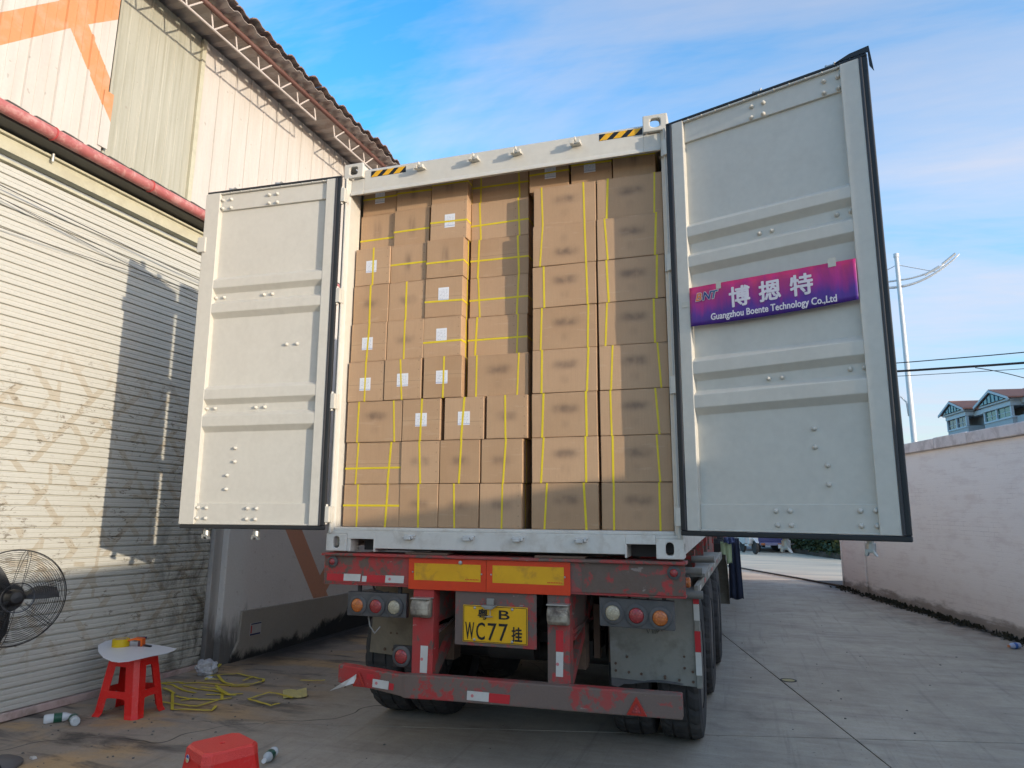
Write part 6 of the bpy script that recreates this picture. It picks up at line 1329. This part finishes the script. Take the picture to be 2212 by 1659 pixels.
bottle('small bottle with orange cap lying by the foot of the pink wall', (4.60, 5.60, 0.034), 215, 90, 0.034, 0.17, M('pale_blue_plastic', (0.42, 0.48, 0.66), rough=0.3, bmp=0), M('blue_label', (0.06, 0.16, 0.50), rough=0.4, bmp=0), M('orange_cap', (0.55, 0.22, 0.10), rough=0.5, bmp=0))
# cut straps thrown on the ground
STR = [[(-3.587, 1.119), (-3.479, 1.173), (-3.416, 1.207)], [(-3.557, 1.095), (-3.44, 1.092), (-3.201, 0.967), (-3.032, 0.926)], [(-3.404, 1.146), (-3.256, 1.231), (-3.023, 1.232), (-2.859, 1.224), (-2.745, 1.276)], [(-3.316, 1.092), (-3.109, 1.038), (-2.958, 1.029), (-2.818, 1.017)], [(-3.038, 1.185), (-2.822, 1.035), (-2.693, 0.964)], [(-2.898, 0.906), (-2.747, 0.946), (-2.618, 1.027)], [(-2.81, 1.001), (-2.656, 0.811)], [(-2.961, 0.683), (-2.913, 0.742), (-2.77, 0.772), (-2.673, 0.805), (-2.612, 0.879)], [(-3.096, 0.772), (-2.961, 0.744), (-2.86, 0.76)], [(-3.19, 0.834), (-2.827, 0.447), (-2.504, 0.523), (-2.566, 0.633)], [(-3.08, 0.58), (-2.945, 0.581), (-2.81, 0.568), (-2.702, 0.571), (-2.667, 0.771)], [(-3.391, 0.943), (-3.259, 0.888), (-3.163, 0.824)], [(-3.258, 1.304), (-3.331, 1.438), (-3.267, 1.506), (-3.138, 1.598), (-2.91, 1.534), (-2.752, 1.489), (-2.709, 1.415)], [(-3.254, 1.328), (-3.131, 1.361), (-3.022, 1.275)], [(-3.252, 1.465), (-3.022, 1.275), (-2.869, 1.221), (-2.735, 1.308), (-2.714, 1.422)], [(-2.901, 1.381), (-2.905, 1.527)], [(-3.62, 1.86), (-3.56, 1.87), (-3.44, 1.641), (-3.379, 1.516)], [(-2.435, 0.867), (-2.423, 0.98), (-2.401, 1.1), (-2.287, 1.081), (-2.106, 1.013)], [(-2.435, 0.867), (-2.284, 0.812), (-2.133, 0.761), (-2.109, 0.837)], [(-2.398, 1.55), (-2.28, 1.568), (-2.184, 1.623)], [(-3.081, 1.047), (-2.925, 1.06), (-2.683, 0.911), (-2.6, 0.92)]]
rnd = random.Random(4)
SG = M('ground_strap', (0.70, 0.56, 0.035), (0.60, 0.46, 0.03), rough=0.4, scale=8, bmp=0.03)
for k, p_ in enumerate(STR):
    pts = []
    for (a, b) in zip(p_[:-1], p_[1:]):
        for i in range(4): t = i / 4; pts.append((a[0] + (b[0] - a[0]) * t, a[1] + (b[1] - a[1]) * t, 0))
    pts.append((*p_[-1], 0)); n = len(pts)
    z0 = 0.002 + 0.0009 * k
    pts = [(x, y, z0 + 0.0035 * abs(math.sin(i * 0.9 + k))) for i, (x, y, z) in enumerate(pts)]
    far = k in (17, 18, 19)
    tag(MB().ribbon(pts, 0.023, th=0.0012).build('packing_strap', SG), 'loose cut yellow packing strap lying near the trailer bumper' if far else 'loose cut yellow packing strap in the tangle beside the far red stool', 'strap', 'cut straps near the bumper' if far else 'tangled cut straps by the shutter')
pp = MB(); P4 = [(-2.35, 1.216), (-2.175, 1.315), (-2.022, 1.10), (-2.194, 1.005)]; vs = []
for j in range(5):
    for i in range(6):
        a, b = i / 5, j / 4; q0 = Vector(P4[0]).lerp(Vector(P4[1]), a); q1 = Vector(P4[3]).lerp(Vector(P4[2]), a); q_ = q0.lerp(q1, b)
        vs.append((q_.x, q_.y, 0.008 + 0.012 * math.sin(a * 5 + b * 3) ** 2 + 0.014 * (1 - b) * abs(a - 0.5)))
pp.add(vs, [(j * 6 + i, j * 6 + i + 1, (j + 1) * 6 + i + 1, (j + 1) * 6 + i) for j in range(4) for i in range(5)])
po = pp.build('paper_scrap', M('yellow_paper', (0.62, 0.54, 0.22), (0.54, 0.45, 0.17), rough=0.6)); sp_ = po.modifiers.new('t', 'SOLIDIFY'); sp_.thickness = 0.0012
tag(po, 'scrap of pale yellow paper lying on the ground near the straps', 'paper')
# crumpled plastic bag by the jamb
bm = bmesh.new(); bmesh.ops.create_icosphere(bm, subdivisions=4, radius=1.0)
rnd = random.Random(2)
from mathutils import noise as mn
for v in bm.verts:
    k = 1 + 0.32 * mn.noise(v.co * 2.1 + Vector((3, 1, 7))) + 0.16 * mn.noise(v.co * 5.3) + 0.07 * mn.noise(v.co * 12)
    v.co = Vector((v.co.x * 0.105 * k, v.co.y * 0.085 * k, max(-0.066, v.co.z * 0.078 * k) + 0.067))
me = bpy.data.meshes.new('plastic_bag'); bm.to_mesh(me); bm.free(); me.materials.append(M('bag_film', (0.55, 0.56, 0.58), (0.35, 0.35, 0.36), rough=0.3, scale=9, amt=0.8))
tag(obj_from('plastic_bag', me, None, (-3.42, 1.50, 0.0)), 'crumpled whitish plastic bag at the foot of the concrete jamb', 'bag')
tag(MB().lathe([(0.0, 0.0), (0.040, 0.0), (0.040, 0.012), (0.030, 0.018), (0, 0.018)], 16, (-3.30, 1.40, 0.0)).build('paper_cup_lid', M('litter_white', (0.6, 0.6, 0.58)), smooth='auto'), 'small pale scrap of litter beside the plastic bag', 'litter')
# rounded stone and a chip of rubble at the lower left, drain cap on the right
bm = bmesh.new(); bmesh.ops.create_icosphere(bm, subdivisions=3, radius=1.0)
for v in bm.verts:
    k = 1 + 0.2 * mn.noise(v.co * 1.5); v.co = Vector((v.co.x * 0.15 * k, v.co.y * 0.11 * k, max(-0.02, v.co.z * 0.05 * k)))
me = bpy.data.meshes.new('stone'); bm.to_mesh(me); bm.free(); me.materials.append(M('stone_grey', (0.13, 0.12, 0.115), rough=0.85)); me.polygons.foreach_set('use_smooth', [True] * len(me.polygons))
tag(obj_from('stone', me, None, (-2.93, -0.86, 0.01)), 'flat dark stone on the ground below the fan', 'stone')
tag(MB().hexa([(-2.885, -.70, 0), (-2.84, -.71, 0), (-2.83, -.68, 0), (-2.87, -.67, 0), (-2.88, -.70, .014), (-2.845, -.705, .012), (-2.838, -.685, .015), (-2.868, -.675, .013)]).build('rubble_chip', M('chip_white', (0.55, 0.52, 0.48), rough=0.8), bevel=0.003), 'small white chip of rubble on the ground below the fan', 'rubble')
dc = thing('drain_cap', 'round yellowish drain cap set in the concrete right of the trailer', 'drain', (1.914, 3.084, 0.0))
MB().lathe([(0.058, 0.0), (0.075, 0.0), (0.075, 0.004), (0.058, 0.004)], 30, closed=True).build('rim', M('rim_iron', (0.03, 0.028, 0.025), rough=0.7), dc, smooth='auto')
MB().lathe([(0.0575, 0.0), (0.0575, 0.003), (0, 0.003)], 30).build('lid', M('lid_yellow', (0.36, 0.30, 0.13), (0.28, 0.23, 0.11), rough=0.7), dc, smooth='auto')
mb = MB(); rnd = random.Random(8)
for i in range(260):
    x = rnd.uniform(-3.6, 3.8); y = rnd.uniform(-2.5, 8.0)
    if rnd.random() < 0.35: x = rnd.uniform(-3.6, -2.0); y = rnd.uniform(-1.5, 2.0)
    s_ = rnd.uniform(0.003, 0.011); a = rnd.uniform(0, 3)
    q = [(math.cos(a + t) * s_ * rnd.uniform(0.6, 1.4), math.sin(a + t) * s_) for t in (0, 1.6, 3.1, 4.7)]
    mb.hexa([(x + u, y + w, 0.0005) for u, w in q] + [(x + u * 0.7, y + w * 0.7, s_ * 0.7) for u, w in q])
tag(mb.build('grit', M('grit', (0.12, 0.11, 0.10), (0.25, 0.23, 0.21), rough=0.9, scale=30)), 'grit and tiny crumbs scattered over the yard', 'grit', kind='stuff')
